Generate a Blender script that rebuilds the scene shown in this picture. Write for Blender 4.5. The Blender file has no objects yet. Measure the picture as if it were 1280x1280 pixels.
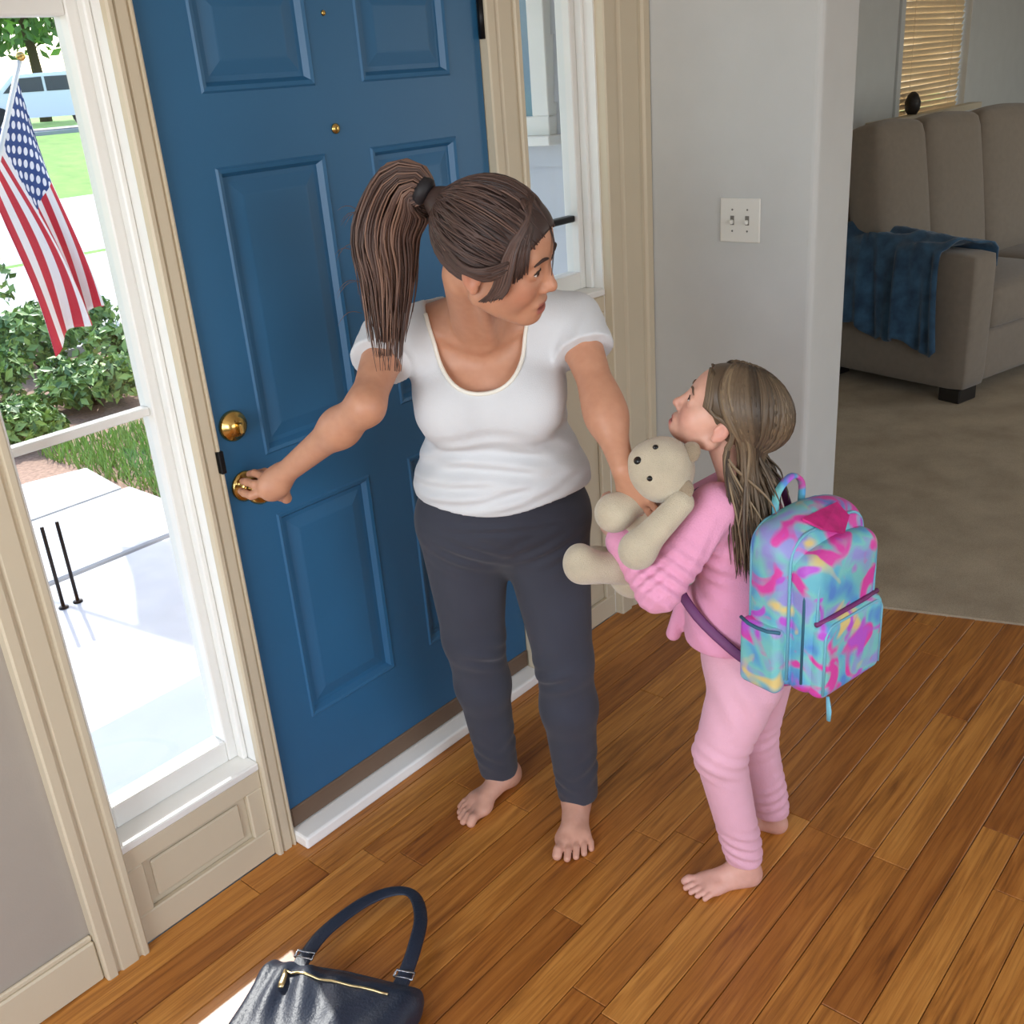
import bpy, bmesh, math, random
import numpy as np
from mathutils import Vector, Matrix

# ------------------------------------------------------------------ camera, light, exposure
scene = bpy.context.scene
COL = scene.collection
random.seed(7)
rng = np.random.default_rng(7)

cam_d = bpy.data.cameras.new('camera')
cam = bpy.data.objects.new('camera', cam_d)
COL.objects.link(cam)
cam.location = (-1.1127, -1.8296, 1.7118)
cam.rotation_euler = (1.16762, 0.07222, -0.86455)
cam_d.sensor_width = 36.0
cam_d.lens = 36.0 * 1282.5 / 1280.0
cam_d.clip_start = 0.02
cam_d.clip_end = 400
scene.camera = cam

world = bpy.data.worlds.new('world')
scene.world = world
world.use_nodes = True
wn = world.node_tree.nodes
sky = wn.new('ShaderNodeTexSky')
sky.sky_type = 'NISHITA'
sky.sun_disc = False
sky.sun_elevation = math.radians(42)
sky.sun_rotation = math.radians(30)
sky.air_density = 1.0
sky.dust_density = 2.0
bg = wn['Background']
bg.inputs['Strength'].default_value = 0.55
world.node_tree.links.new(sky.outputs['Color'], bg.inputs['Color'])

sun_d = bpy.data.lights.new('sun', 'SUN')
sun_d.energy = 6.0
sun_d.angle = math.radians(0.8)
sun_d.color = (1.0, 0.96, 0.90)
sun = bpy.data.objects.new('sun', sun_d)
COL.objects.link(sun)
sun.rotation_euler = Vector((-0.10, -0.285, -0.28)).to_track_quat('-Z', 'Y').to_euler()

def area_light(name, loc, aim, sx, sy, power, color):
    d = bpy.data.lights.new(name, 'AREA')
    d.shape = 'RECTANGLE'; d.size = sx; d.size_y = sy; d.energy = power; d.color = color
    o = bpy.data.objects.new(name, d); COL.objects.link(o)
    o.location = loc
    o.rotation_euler = (Vector(aim) - Vector(loc)).to_track_quat('-Z', 'Y').to_euler()
    return o
# daylight entering through the wide window of the wall behind the camera, and of the room on the left
area_light('window_daylight_back', (-0.6, -4.52, 1.45), (-0.6, 0, 1.35), 2.6, 1.5, 42, (0.96, 0.97, 1.0))
area_light('window_daylight_side', (-2.92, -1.3, 1.45), (0, -1.3, 1.3), 1.8, 1.5, 58, (0.94, 0.97, 1.0))
area_light('window_daylight_living', (6.2, -4.52, 1.45), (6.2, 0, 0.9), 2.4, 1.5, 42, (1.0, 0.96, 0.90))

scene.view_settings.view_transform = 'Standard'
scene.view_settings.look = 'None'
scene.view_settings.gamma = 1.0
scene.view_settings.use_curve_mapping = False
scene.view_settings.exposure = 0.0

# ------------------------------------------------------------------ helpers
def srgb(r, g, b):
    def f(c):
        c /= 255.0
        return c / 12.92 if c <= 0.04045 else ((c + 0.055) / 1.055) ** 2.4
    return (f(r), f(g), f(b), 1.0)

def tag(o, label=None, cat=None, group=None, kind=None):
    if label: o['label'] = label
    if cat: o['category'] = cat
    if group: o['group'] = group
    if kind: o['kind'] = kind
    return o

def empty(name, loc=(0, 0, 0), rz=0.0):
    o = bpy.data.objects.new(name, None)
    o.empty_display_size = 0.05
    COL.objects.link(o)
    o.location = loc; o.rotation_euler = (0, 0, rz)
    return o

def link(name, me, mat=None, parent=None):
    o = bpy.data.objects.new(name, me)
    COL.objects.link(o)
    if mat and not me.materials: me.materials.append(mat)
    if parent is not None: o.parent = parent
    return o

class N:
    """tiny node-material helper"""
    def __init__(s, name):
        s.m = bpy.data.materials.new(name); s.m.use_nodes = True
        s.t = s.m.node_tree; s.b = s.t.nodes['Principled BSDF']
    def n(s, typ, **kw):
        x = s.t.nodes.new(typ)
        for k, v in kw.items():
            if k in x.inputs.keys(): x.inputs[k].default_value = v
            else: setattr(x, k, v)
        return x
    def l(s, a, b): s.t.links.new(a, b)
    def set(s, **kw):
        for k, v in kw.items():
            s.b.inputs[k.replace('_', ' ')].default_value = v
        return s

def ramp(nn, fac, stops):
    r = nn.n('ShaderNodeValToRGB')
    e = r.color_ramp.elements
    while len(e) < len(stops): e.new(0.5)
    for i, (p, c) in enumerate(stops):
        e[i].position = p; e[i].color = c
    nn.l(fac, r.inputs['Fac'])
    return r.outputs['Color']

def plain(name, col, rough=0.5, metal=0.0, var=0.06, scale=8.0, bump=0.0, bscale=60.0, coat=0.0, sheen=0.0, spec=0.5):
    nn = N(name)
    co = nn.n('ShaderNodeTexCoord')
    no = nn.n('ShaderNodeTexNoise', Scale=scale, Detail=4.0)
    nn.l(co.outputs['Object'], no.inputs['Vector'])
    a = tuple(min(1, c * (1 - var)) for c in col[:3]) + (1,)
    b = tuple(min(1, c * (1 + var)) for c in col[:3]) + (1,)
    nn.l(ramp(nn, no.outputs['Fac'], [(0.3, a), (0.7, b)]), nn.b.inputs['Base Color'])
    nn.set(Roughness=rough, Metallic=metal)
    nn.b.inputs['Specular IOR Level'].default_value = spec
    if coat: nn.b.inputs['Coat Weight'].default_value = coat
    if sheen:
        nn.b.inputs['Sheen Weight'].default_value = sheen
        nn.b.inputs['Sheen Roughness'].default_value = 0.5
    if bump:
        n2 = nn.n('ShaderNodeTexNoise', Scale=bscale, Detail=3.0)
        nn.l(co.outputs['Object'], n2.inputs['Vector'])
        bp = nn.n('ShaderNodeBump', Strength=bump, Distance=0.004)
        nn.l(n2.outputs['Fac'], bp.inputs['Height'])
        nn.l(bp.outputs['Normal'], nn.b.inputs['Normal'])
    return nn.m

def glass_mat(name, tint=(0.97, 0.99, 1.0, 1)):
    nn = N(name)
    tr = nn.n('ShaderNodeBsdfTransparent'); tr.inputs['Color'].default_value = tint
    gl = nn.n('ShaderNodeBsdfGlossy'); gl.inputs['Roughness'].default_value = 0.02
    mx = nn.n('ShaderNodeMixShader'); mx.inputs['Fac'].default_value = 0.04
    nn.l(tr.outputs[0], mx.inputs[1]); nn.l(gl.outputs[0], mx.inputs[2])
    out = nn.t.nodes['Material Output']; nn.l(mx.outputs[0], out.inputs['Surface'])
    return nn.m

def bm_mesh(bm, name, smooth=False):
    me = bpy.data.meshes.new(name)
    bm.normal_update()
    bm.to_mesh(me); bm.free()
    if smooth:
        me.polygons.foreach_set('use_smooth', [True] * len(me.polygons))
    return me

def add_box(bm, a, b, bev=0.0, seg=1):
    v = [bm.verts.new((x, y, z)) for x in (a[0], b[0]) for y in (a[1], b[1]) for z in (a[2], b[2])]
    fs = [bm.faces.new([v[i] for i in q]) for q in ((0, 1, 3, 2), (4, 6, 7, 5), (0, 4, 5, 1), (2, 3, 7, 6), (0, 2, 6, 4), (1, 5, 7, 3))]
    if bev:
        es = set(e for f in fs for e in f.edges)
        bmesh.ops.bevel(bm, geom=list(es), offset=bev, segments=seg, affect='EDGES', profile=0.5)

def box(name, a, b, mat, parent=None, bev=0.003, seg=1, smooth=False):
    bm = bmesh.new(); add_box(bm, a, b, bev, seg)
    return link(name, bm_mesh(bm, name, smooth), mat, parent)

def boxes(name, lst, mat, parent=None, bev=0.0):
    bm = bmesh.new()
    for a, b in lst: add_box(bm, a, b, bev)
    return link(name, bm_mesh(bm, name), mat, parent)

def tube_into(V, F, pts, rad, sides=8, cap=True, flat=1.0, up=None):
    """append a tapering tube to vertex / face lists; rad is a number or a list; flat squashes it along its normal"""
    pts = [np.asarray(q, float) for q in pts]; n = len(pts)
    rad = [rad] * n if np.isscalar(rad) else list(rad)
    base = len(V); t0 = pts[1] - pts[0]
    ref = np.array(up if up is not None else ((0, 0, 1) if abs(t0[2]) < 0.9 * np.linalg.norm(t0) else (1, 0, 0)), float)
    for i in range(n):
        t = pts[min(i + 1, n - 1)] - pts[max(i - 1, 0)]; t /= np.linalg.norm(t) + 1e-12
        a = np.cross(t, ref); a /= np.linalg.norm(a) + 1e-12
        b = np.cross(a, t)
        if up is None: ref = b
        for k in range(sides):
            w = 2 * math.pi * k / sides
            V.append(tuple(pts[i] + rad[i] * (math.cos(w) * a + flat * math.sin(w) * b)))
    for i in range(n - 1):
        for k in range(sides):
            k2 = (k + 1) % sides
            F.append((base + i * sides + k, base + i * sides + k2, base + (i + 1) * sides + k2, base + (i + 1) * sides + k))
    if cap:
        F.append(tuple(base + k for k in range(sides))[::-1])
        F.append(tuple(base + (n - 1) * sides + k for k in range(sides)))

def pymesh(name, V, F, mat, parent=None, smooth=True):
    me = bpy.data.meshes.new(name)
    me.from_pydata([tuple(map(float, v)) for v in V], [], F)
    if smooth: me.polygons.foreach_set('use_smooth', [True] * len(me.polygons))
    me.update()
    return link(name, me, mat, parent)

def tube(name, pts, rad, mat, parent=None, sides=10, flat=1.0, up=None):
    V, F = [], []
    tube_into(V, F, pts, rad, sides, True, flat, up)
    return pymesh(name, V, F, mat, parent)

def lathe_into(V, F, prof, c, axis, seg=24):
    """prof: list of (radius, height along axis)"""
    c = np.array(c, float); ax = np.array(axis, float); ax /= np.linalg.norm(ax)
    a = np.cross(ax, (0, 0, 1) if abs(ax[2]) < 0.9 else (1, 0, 0)); a /= np.linalg.norm(a); b = np.cross(ax, a)
    base = len(V)
    for r, h in prof:
        for k in range(seg):
            w = 2 * math.pi * k / seg
            V.append(tuple(c + ax * h + r * (math.cos(w) * a + math.sin(w) * b)))
    for i in range(len(prof) - 1):
        for k in range(seg):
            k2 = (k + 1) % seg
            F.append((base + i * seg + k, base + i * seg + k2, base + (i + 1) * seg + k2, base + (i + 1) * seg + k))
    F.append(tuple(base + k for k in range(seg))[::-1]); F.append(tuple(base + (len(prof) - 1) * seg + k for k in range(seg)))

def lathe(name, prof, c, axis, mat, parent=None, seg=24):
    V, F = [], []
    lathe_into(V, F, prof, c, axis, seg)
    return pymesh(name, V, F, mat, parent)

def spline(P, n):
    """Catmull-Rom through points"""
    P = [np.asarray(q, float) for q in P]
    P = [2 * P[0] - P[1]] + P + [2 * P[-1] - P[-2]]
    out = []; m = len(P) - 3
    for s in range(n):
        t = s / (n - 1) * m; i = min(int(t), m - 1); t -= i
        a, b, c, d = P[i:i + 4]
        out.append(0.5 * (2 * b + (c - a) * t + (2 * a - 5 * b + 4 * c - d) * t * t + (3 * b - a - 3 * c + d) * t ** 3))
    return out

# ---- signed-distance modelling: prims blended on a rectilinear grid, surfaced by surface nets
def axis_grid(segs):
    xs = [segs[0][0]]
    for a, b, h in segs:
        n = max(1, int(round((b - a) / h)))
        xs += list(np.linspace(a, b, n + 1)[1:])
    return np.array(xs, np.float32)

class SDF:
    def __init__(s, gx, gy, gz):
        s.ax = [axis_grid(g) for g in (gx, gy, gz)]
        s.d = np.full([len(a) for a in s.ax], 1.0, np.float32)
        s.h = max(float(np.max(np.diff(a))) for a in s.ax)
    def block(s, lo, hi, m):
        sl = []
        for a, l, h in zip(s.ax, lo, hi):
            i0 = max(0, int(np.searchsorted(a, l - m)) - 1); i1 = min(len(a), int(np.searchsorted(a, h + m)) + 1)
            if i1 - i0 < 1: return None
            sl.append(slice(i0, i1))
        X = s.ax[0][sl[0]][:, None, None]; Y = s.ax[1][sl[1]][None, :, None]; Z = s.ax[2][sl[2]][None, None, :]
        return tuple(sl), X, Y, Z
    @staticmethod
    def rc(a, b, ra, rb=None):
        rb = ra if rb is None else rb
        a = np.asarray(a, float); b = np.asarray(b, float); ba = b - a; L = float(ba @ ba) + 1e-12; R = max(ra, rb)
        def f(X, Y, Z):
            t = np.clip(((X - a[0]) * ba[0] + (Y - a[1]) * ba[1] + (Z - a[2]) * ba[2]) / L, 0, 1)
            return np.sqrt((X - a[0] - t * ba[0]) ** 2 + (Y - a[1] - t * ba[1]) ** 2 + (Z - a[2] - t * ba[2]) ** 2) - (ra + t * (rb - ra))
        return f, np.minimum(a, b) - R, np.maximum(a, b) + R
    @staticmethod
    def ell(c, r, ax=None):
        c = np.asarray(c, float); r = np.asarray(r, float) * np.ones(3)
        A = np.eye(3) if ax is None else np.asarray(ax, float)
        e = np.sqrt(((A * r[:, None]) ** 2).sum(0))
        def f(X, Y, Z):
            k0 = 0; k1 = 0
            for i in range(3):
                q = (X - c[0]) * A[i, 0] + (Y - c[1]) * A[i, 1] + (Z - c[2]) * A[i, 2]
                k0 = k0 + (q / r[i]) ** 2; k1 = k1 + (q / r[i] ** 2) ** 2
            k0 = np.sqrt(k0); k1 = np.sqrt(k1) + 1e-9
            return k0 * (k0 - 1) / k1
        return f, c - e, c + e
    @staticmethod
    def rbox(c, r, rad, ax=None):
        c = np.asarray(c, float); r = np.asarray(r, float)
        A = np.eye(3) if ax is None else np.asarray(ax, float)
        e = np.abs(A * r[:, None]).sum(0)
        def f(X, Y, Z):
            o = 0; mx = None
            for i in range(3):
                q = np.abs((X - c[0]) * A[i, 0] + (Y - c[1]) * A[i, 1] + (Z - c[2]) * A[i, 2]) - (r[i] - rad)
                o = o + np.maximum(q, 0) ** 2; mx = q if mx is None else np.maximum(mx, q)
            return np.sqrt(o) + np.minimum(mx, 0) - rad
        return f, c - e, c + e
    def add(s, prim, k=0.01, grow=0.0):
        f, lo, hi = prim; B = s.block(lo - grow, hi + grow, 1.2 * k + 3 * s.h)
        if B is None: return s
        sl, X, Y, Z = B; d = f(X, Y, Z).astype(np.float32) - grow; a = s.d[sl]
        h = np.clip(0.5 + 0.5 * (d - a) / k, 0, 1)
        s.d[sl] = d * (1 - h) + a * h - k * h * (1 - h)
        return s
    def sub(s, prim, k=0.004, grow=0.0):
        f, lo, hi = prim; B = s.block(lo - grow, hi + grow, 1.2 * k + 3 * s.h)
        if B is None: return s
        sl, X, Y, Z = B; d = -(f(X, Y, Z).astype(np.float32) - grow); a = s.d[sl]
        h = np.clip(0.5 - 0.5 * (d - a) / k, 0, 1)
        s.d[sl] = d * (1 - h) + a * h + k * h * (1 - h)
        return s
    def merge(s, o, k=0.01):
        h = np.clip(0.5 + 0.5 * (o.d - s.d) / k, 0, 1)
        s.d = o.d * (1 - h) + s.d * h - k * h * (1 - h)
        return s
    @staticmethod
    def clip(prim, P, n):
        """prim kept only where dot(p-P, n) < 0"""
        f, lo, hi = prim; n = np.asarray(n, float) / np.linalg.norm(n)
        return (lambda X, Y, Z: np.maximum(f(X, Y, Z), (X - P[0]) * n[0] + (Y - P[1]) * n[1] + (Z - P[2]) * n[2])), lo, hi
    def cut(s, P, n, region=None):
        """keep the side dot(p-P, n) < 0; region = (lo, hi) limits the cut to a box"""
        n = np.asarray(n, float) / np.linalg.norm(n)
        lo, hi = region if region else ([a[0] for a in s.ax], [a[-1] for a in s.ax])
        B = s.block(lo, hi, 0)
        if B is None: return s
        sl, X, Y, Z = B
        s.d[sl] = np.maximum(s.d[sl], ((X - P[0]) * n[0] + (Y - P[1]) * n[1] + (Z - P[2]) * n[2]).astype(np.float32))
        return s
    def fold(s, c, rad, direction, wave, amp, bend=0.0, sharp=False):
        """cloth folds: ripples across direction, fading out from c"""
        c = np.asarray(c, float); dv = np.asarray(direction, float); dv /= np.linalg.norm(dv); rad = np.asarray(rad, float) * np.ones(3)
        B = s.block(c - 2.2 * rad, c + 2.2 * rad, 0)
        if B is None: return s
        sl, X, Y, Z = B
        g = np.exp(-(((X - c[0]) / rad[0]) ** 2 + ((Y - c[1]) / rad[1]) ** 2 + ((Z - c[2]) / rad[2]) ** 2))
        q = (X - c[0]) * dv[0] + (Y - c[1]) * dv[1] + (Z - c[2]) * dv[2] + bend * (X - c[0]) ** 2
        w = np.sin(2 * np.pi * q / wave)
        if sharp: w = 1 - 2 * np.abs(w) ** 0.6
        s.d[sl] += (-amp * g * w).astype(np.float32)
        return s
    def mesh(s, name, smooth=1):
        d = s.d; S = d < 0
        c = np.zeros([n - 1 for n in d.shape], np.int8)
        for i in (0, 1):
            for j in (0, 1):
                for k in (0, 1):
                    c += S[i:d.shape[0] - 1 + i, j:d.shape[1] - 1 + j, k:d.shape[2] - 1 + k]
        act = (c > 0) & (c < 8)
        idx = np.argwhere(act); vid = np.full(act.shape, -1, np.int32); vid[act] = np.arange(len(idx))
        acc = np.zeros((len(idx), 3)); cnt = np.zeros(len(idx))
        X, Y, Z = s.ax
        cor = [(i, j, k) for i in (0, 1) for j in (0, 1) for k in (0, 1)]
        for a in cor:
            for b in cor:
                if sum(b) - sum(a) != 1 or sum(abs(p - q) for p, q in zip(a, b)) != 1: continue
                ia = idx + a; ib = idx + b
                da = d[ia[:, 0], ia[:, 1], ia[:, 2]]; db = d[ib[:, 0], ib[:, 1], ib[:, 2]]
                m = (da < 0) != (db < 0)
                t = (da[m] / (da[m] - db[m]))[:, None]
                pa = np.stack([X[ia[m, 0]], Y[ia[m, 1]], Z[ia[m, 2]]], 1); pb = np.stack([X[ib[m, 0]], Y[ib[m, 1]], Z[ib[m, 2]]], 1)
                acc[m] += pa + t * (pb - pa); cnt[m] += 1
        V = acc / cnt[:, None]
        Q = []
        a, b = S[:-1, 1:-1, 1:-1], S[1:, 1:-1, 1:-1]
        e = np.argwhere(a != b); i, j, k = e[:, 0], e[:, 1] + 1, e[:, 2] + 1; o = S[i, j, k]
        q = np.stack([vid[i, j - 1, k - 1], vid[i, j, k - 1], vid[i, j, k], vid[i, j - 1, k]], 1); q[~o] = q[~o][:, ::-1]; Q.append(q)
        a, b = S[1:-1, :-1, 1:-1], S[1:-1, 1:, 1:-1]
        e = np.argwhere(a != b); i, j, k = e[:, 0] + 1, e[:, 1], e[:, 2] + 1; o = S[i, j, k]
        q = np.stack([vid[i - 1, j, k - 1], vid[i - 1, j, k], vid[i, j, k], vid[i, j, k - 1]], 1); q[~o] = q[~o][:, ::-1]; Q.append(q)
        a, b = S[1:-1, 1:-1, :-1], S[1:-1, 1:-1, 1:]
        e = np.argwhere(a != b); i, j, k = e[:, 0] + 1, e[:, 1] + 1, e[:, 2]; o = S[i, j, k]
        q = np.stack([vid[i - 1, j - 1, k], vid[i, j - 1, k], vid[i, j, k], vid[i - 1, j, k]], 1); q[~o] = q[~o][:, ::-1]; Q.append(q)
        Q = np.concatenate(Q)
        for _ in range(smooth):
            S2 = np.zeros_like(V); n2 = np.zeros(len(V))
            for u in range(4):
                w = (u + 1) % 4
                for p1, p2 in ((u, w), (w, u)):
                    for ax in range(3): S2[:, ax] += np.bincount(Q[:, p1], V[Q[:, p2], ax], len(V))
                    n2 += np.bincount(Q[:, p1], minlength=len(V))
            V = 0.5 * V + 0.5 * S2 / n2[:, None]
        # drop loose specks: keep components with a fair number of vertices
        me = bpy.data.meshes.new(name)
        me.vertices.add(len(V)); me.vertices.foreach_set('co', V.astype(np.float32).ravel())
        me.loops.add(len(Q) * 4); me.loops.foreach_set('vertex_index', Q.astype(np.int32).ravel())
        me.polygons.add(len(Q)); me.polygons.foreach_set('loop_start', np.arange(0, len(Q) * 4, 4, dtype=np.int32))
        me.polygons.foreach_set('loop_total', np.full(len(Q), 4, np.int32))
        me.polygons.foreach_set('use_smooth', np.ones(len(Q), bool))
        me.update(calc_edges=True); me.validate()
        return me, V

def top_at(V, x, y, r=.005, ax=2):
    """height of a mesh surface (vertex array V) over the point x, y of the other two axes"""
    o = [i for i in range(3) if i != ax]; q = np.hypot(V[:, o[0]] - x, V[:, o[1]] - y); m = q < max(r, q.min() + .001)
    return float(V[m, ax].max())

def paint(me, cols, name='tint'):
    at = me.color_attributes.new(name, 'FLOAT_COLOR', 'POINT')
    c = np.ones((len(me.vertices), 4), np.float32); c[:, :3] = cols
    at.data.foreach_set('color', c.ravel())
# ------------------------------------------------------------------ materials of the room
M = {}
M['wall'] = plain('wall_paint', srgb(205, 206, 203), 0.85, var=0.02, bump=0.06, bscale=220)
M['wall_taupe'] = plain('wall_paint_taupe', srgb(168, 158, 146), 0.85, var=0.02, bump=0.06, bscale=220)
M['ceiling'] = plain('ceiling_paint', srgb(232, 230, 225), 0.9, var=0.01)
M['trim'] = plain('trim_cream', srgb(208, 194, 168), 0.45, var=0.03, scale=3)
M['trim_white'] = plain('trim_white', srgb(238, 236, 230), 0.4, var=0.02)
M['door'] = plain('door_blue', srgb(42, 98, 138), 0.42, var=0.05, scale=2.5, bump=0.03, bscale=90)
M['brass'] = plain('brass', srgb(205, 170, 100), 0.22, 1.0, var=0.1, scale=30)
M['black_metal'] = plain('black_metal', srgb(28, 28, 30), 0.4, 0.6)
M['sweep'] = plain('door_sweep_brown', srgb(110, 88, 70), 0.6)
M['threshold'] = plain('threshold_white', srgb(250, 249, 245), 0.3, var=0.01)
M['glass'] = glass_mat('clear_glass')
M['plate'] = plain('switch_plate', srgb(232, 230, 222), 0.35, var=0.01)
M['plate_dark'] = plain('switch_slot', srgb(120, 116, 108), 0.5)

def wood_floor(name):
    nn = N(name)
    co = nn.n('ShaderNodeTexCoord'); oi = nn.n('ShaderNodeObjectInfo')
    off = nn.n('ShaderNodeVectorMath', operation='SCALE'); off.inputs['Scale'].default_value = 7.0
    cm = nn.n('ShaderNodeCombineXYZ')
    for i in range(3): nn.l(oi.outputs['Random'], cm.inputs[i])
    nn.l(cm.outputs[0], off.inputs[0])
    ad = nn.n('ShaderNodeVectorMath', operation='ADD')
    nn.l(co.outputs['Object'], ad.inputs[0]); nn.l(off.outputs[0], ad.inputs[1])
    mp = nn.n('ShaderNodeMapping'); mp.inputs['Scale'].default_value = (1.6, 26.0, 8.0)
    nn.l(ad.outputs[0], mp.inputs['Vector'])
    g1 = nn.n('ShaderNodeTexNoise', Scale=1.6, Detail=6.0, Roughness=0.6, Distortion=1.2)
    nn.l(mp.outputs[0], g1.inputs['Vector'])
    mp2 = nn.n('ShaderNodeMapping'); mp2.inputs['Scale'].default_value = (5.0, 190.0, 20.0)
    nn.l(ad.outputs[0], mp2.inputs['Vector'])
    g2 = nn.n('ShaderNodeTexNoise', Scale=1.0, Detail=3.0)
    nn.l(mp2.outputs[0], g2.inputs['Vector'])
    base = ramp(nn, g1.outputs['Fac'], [(0.26, srgb(138, 88, 38)), (0.48, srgb(190, 129, 60)), (0.74, srgb(220, 160, 84))])
    tone = ramp(nn, oi.outputs['Random'], [(0.0, srgb(206, 182, 158)), (0.2, srgb(228, 208, 184)), (0.6, srgb(244, 232, 212)), (1.0, srgb(255, 248, 232))])
    mx = nn.n('ShaderNodeMix', data_type='RGBA', blend_type='MULTIPLY'); mx.inputs['Factor'].default_value = 1.0
    nn.l(base, mx.inputs[6]); nn.l(tone, mx.inputs[7])
    fine = ramp(nn, g2.outputs['Fac'], [(0.36, (0.62, 0.55, 0.48, 1)), (0.5, (1, 1, 1, 1))])
    mx2 = nn.n('ShaderNodeMix', data_type='RGBA', blend_type='MULTIPLY'); mx2.inputs['Factor'].default_value = 0.6
    nn.l(mx.outputs[2], mx2.inputs[6]); nn.l(fine, mx2.inputs[7])
    nn.l(mx2.outputs[2], nn.b.inputs['Base Color'])
    nn.set(Roughness=0.36)
    bp = nn.n('ShaderNodeBump', Strength=0.08, Distance=0.002)
    nn.l(g2.outputs['Fac'], bp.inputs['Height']); nn.l(bp.outputs['Normal'], nn.b.inputs['Normal'])
    return nn.m
M['wood'] = wood_floor('oak_strip_floor')
M['subfloor'] = plain('subfloor_dark', srgb(40, 24, 14), 0.8)

def carpet_mat():
    nn = N('carpet_beige')
    co = nn.n('ShaderNodeTexCoord')
    a = nn.n('ShaderNodeTexNoise', Scale=5.0, Detail=5.0); b = nn.n('ShaderNodeTexNoise', Scale=420.0, Detail=2.0)
    nn.l(co.outputs['Object'], a.inputs['Vector']); nn.l(co.outputs['Object'], b.inputs['Vector'])
    c1 = ramp(nn, a.outputs['Fac'], [(0.3, srgb(172, 156, 132)), (0.7, srgb(196, 180, 154))])
    c2 = ramp(nn, b.outputs['Fac'], [(0.3, (0.7, 0.7, 0.7, 1)), (0.6, (1, 1, 1, 1))])
    mx = nn.n('ShaderNodeMix', data_type='RGBA', blend_type='MULTIPLY'); mx.inputs['Factor'].default_value = 1.0
    nn.l(c1, mx.inputs[6]); nn.l(c2, mx.inputs[7]); nn.l(mx.outputs[2], nn.b.inputs['Base Color'])
    nn.set(Roughness=0.95)
    bp = nn.n('ShaderNodeBump', Strength=0.5, Distance=0.005)
    nn.l(b.outputs['Fac'], bp.inputs['Height']); nn.l(bp.outputs['Normal'], nn.b.inputs['Normal'])
    return nn.m
M['carpet'] = carpet_mat()

def struct(o, label, cat=None):
    return tag(o, label, cat, kind='structure')

# ------------------------------------------------------------------ floor: strips of oak, each its own board
floor = boxes('floor', [((-3.0, -4.6, -0.06), (1.9, 0.0, -0.016))], M['subfloor'])
struct(floor, 'orange oak strip floor of the entry hall', 'floor')
PW = 0.0826
lens = [0.62, 0.75, 0.9, 1.05, 1.25, 1.5, 1.8, 0.32]
board_me = []
for L in lens:
    bm = bmesh.new(); add_box(bm, (0.0008, -PW + 0.0009, -0.015), (L - 0.0008, -0.0009, 0.0), 0.0012)
    board_me.append(bm_mesh(bm, 'board'))
prng = random.Random(21)
nb = 0
for j in range(30):
    y = -0.003 - j * PW
    x = -1.55 - prng.random() * 0.7
    while x < 1.98:
        i = prng.randrange(7) if prng.random() > 0.06 else 7
        o = link('board', board_me[i], M['wood'], floor)
        o.location = (x, y, prng.uniform(-0.0006, 0.0006)); x += lens[i]; nb += 1
# the far rest of the floor, outside the picture, as joined strips
rest = boxes('board_rest', [((-3.0, -4.6, -0.015), (2.0, -0.003 - 30 * PW, -0.0005))], M['wood'], floor)
rest['kind'] = 'stuff'

def slab_poly(name, poly, z0, z1, mat):
    bm = bmesh.new()
    b = [bm.verts.new((x, y, z0)) for x, y in poly]; t = [bm.verts.new((x, y, z1)) for x, y in poly]
    bm.faces.new(t); bm.faces.new(b[::-1]); n = len(poly)
    for i in range(n): bm.faces.new((b[i], b[(i + 1) % n], t[(i + 1) % n], t[i]))
    bmesh.ops.recalc_face_normals(bm, faces=bm.faces)
    return link(name, bm_mesh(bm, name), mat)
carp = slab_poly('floor_carpet', [(1.83, -0.53), (2.02, -1.15), (2.35, -2.3), (2.9, -4.6), (9.4, -4.6), (9.4, 1.12), (1.83, 1.12)], -0.05, 0.008, M['carpet'])
struct(carp, 'beige carpet of the living room beyond the hall', 'carpet')

# ------------------------------------------------------------------ walls and ceiling
struct(boxes('wall_front', [((-3.0, 0.0, -0.05), (-0.45, 0.13, 2.6)), ((-0.45, 0.0, 2.06), (1.42, 0.13, 2.6)), ((1.42, 0.0, -0.05), (1.66, 0.13, 2.6))], M['wall_taupe']),
       'taupe wall around the blue front door', 'wall')
bm = bmesh.new(); add_box(bm, (1.62, -0.555, 0), (1.85, 0.13, 2.6))
bmesh.ops.bevel(bm, geom=[e for e in bm.edges if abs((e.verts[0].co - e.verts[1].co).z) > 1 and e.verts[0].co.y < -0.5], offset=0.018, segments=4, affect='EDGES', profile=0.5)
struct(link('wall_right', bm_mesh(bm, 'wall_right'), M['wall']), 'pale grey wall end with the light switch', 'wall')
struct(boxes('wall_back', [((-3.0, -4.72, -0.05), (-2.0, -4.6, 2.6)), ((0.8, -4.72, -0.05), (4.9, -4.6, 2.6)), ((7.5, -4.72, -0.05), (9.4, -4.6, 2.6)),
                          ((-2.0, -4.72, -0.05), (0.8, -4.6, 0.65)), ((-2.0, -4.72, 2.25), (0.8, -4.6, 2.6)), ((4.9, -4.72, -0.05), (7.5, -4.6, 0.65)), ((4.9, -4.72, 2.25), (7.5, -4.6, 2.6))], M['wall']),
       'pale wall with wide windows behind the viewer', 'wall')
struct(boxes('wall_left', [((-3.12, -4.6, -0.05), (-3.0, -2.25, 2.6)), ((-3.12, -0.35, -0.05), (-3.0, 0.13, 2.6)), ((-3.12, -2.25, -0.05), (-3.0, -0.35, 0.65)), ((-3.12, -2.25, 2.25), (-3.0, -0.35, 2.6))], M['wall']),
       'pale side wall with a window beside the viewer', 'wall')
struct(boxes('ceiling', [((-3.12, -4.72, 2.6), (9.52, 1.25, 2.7))], M['ceiling']), 'white ceiling over hall and living room', 'ceiling')
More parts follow.
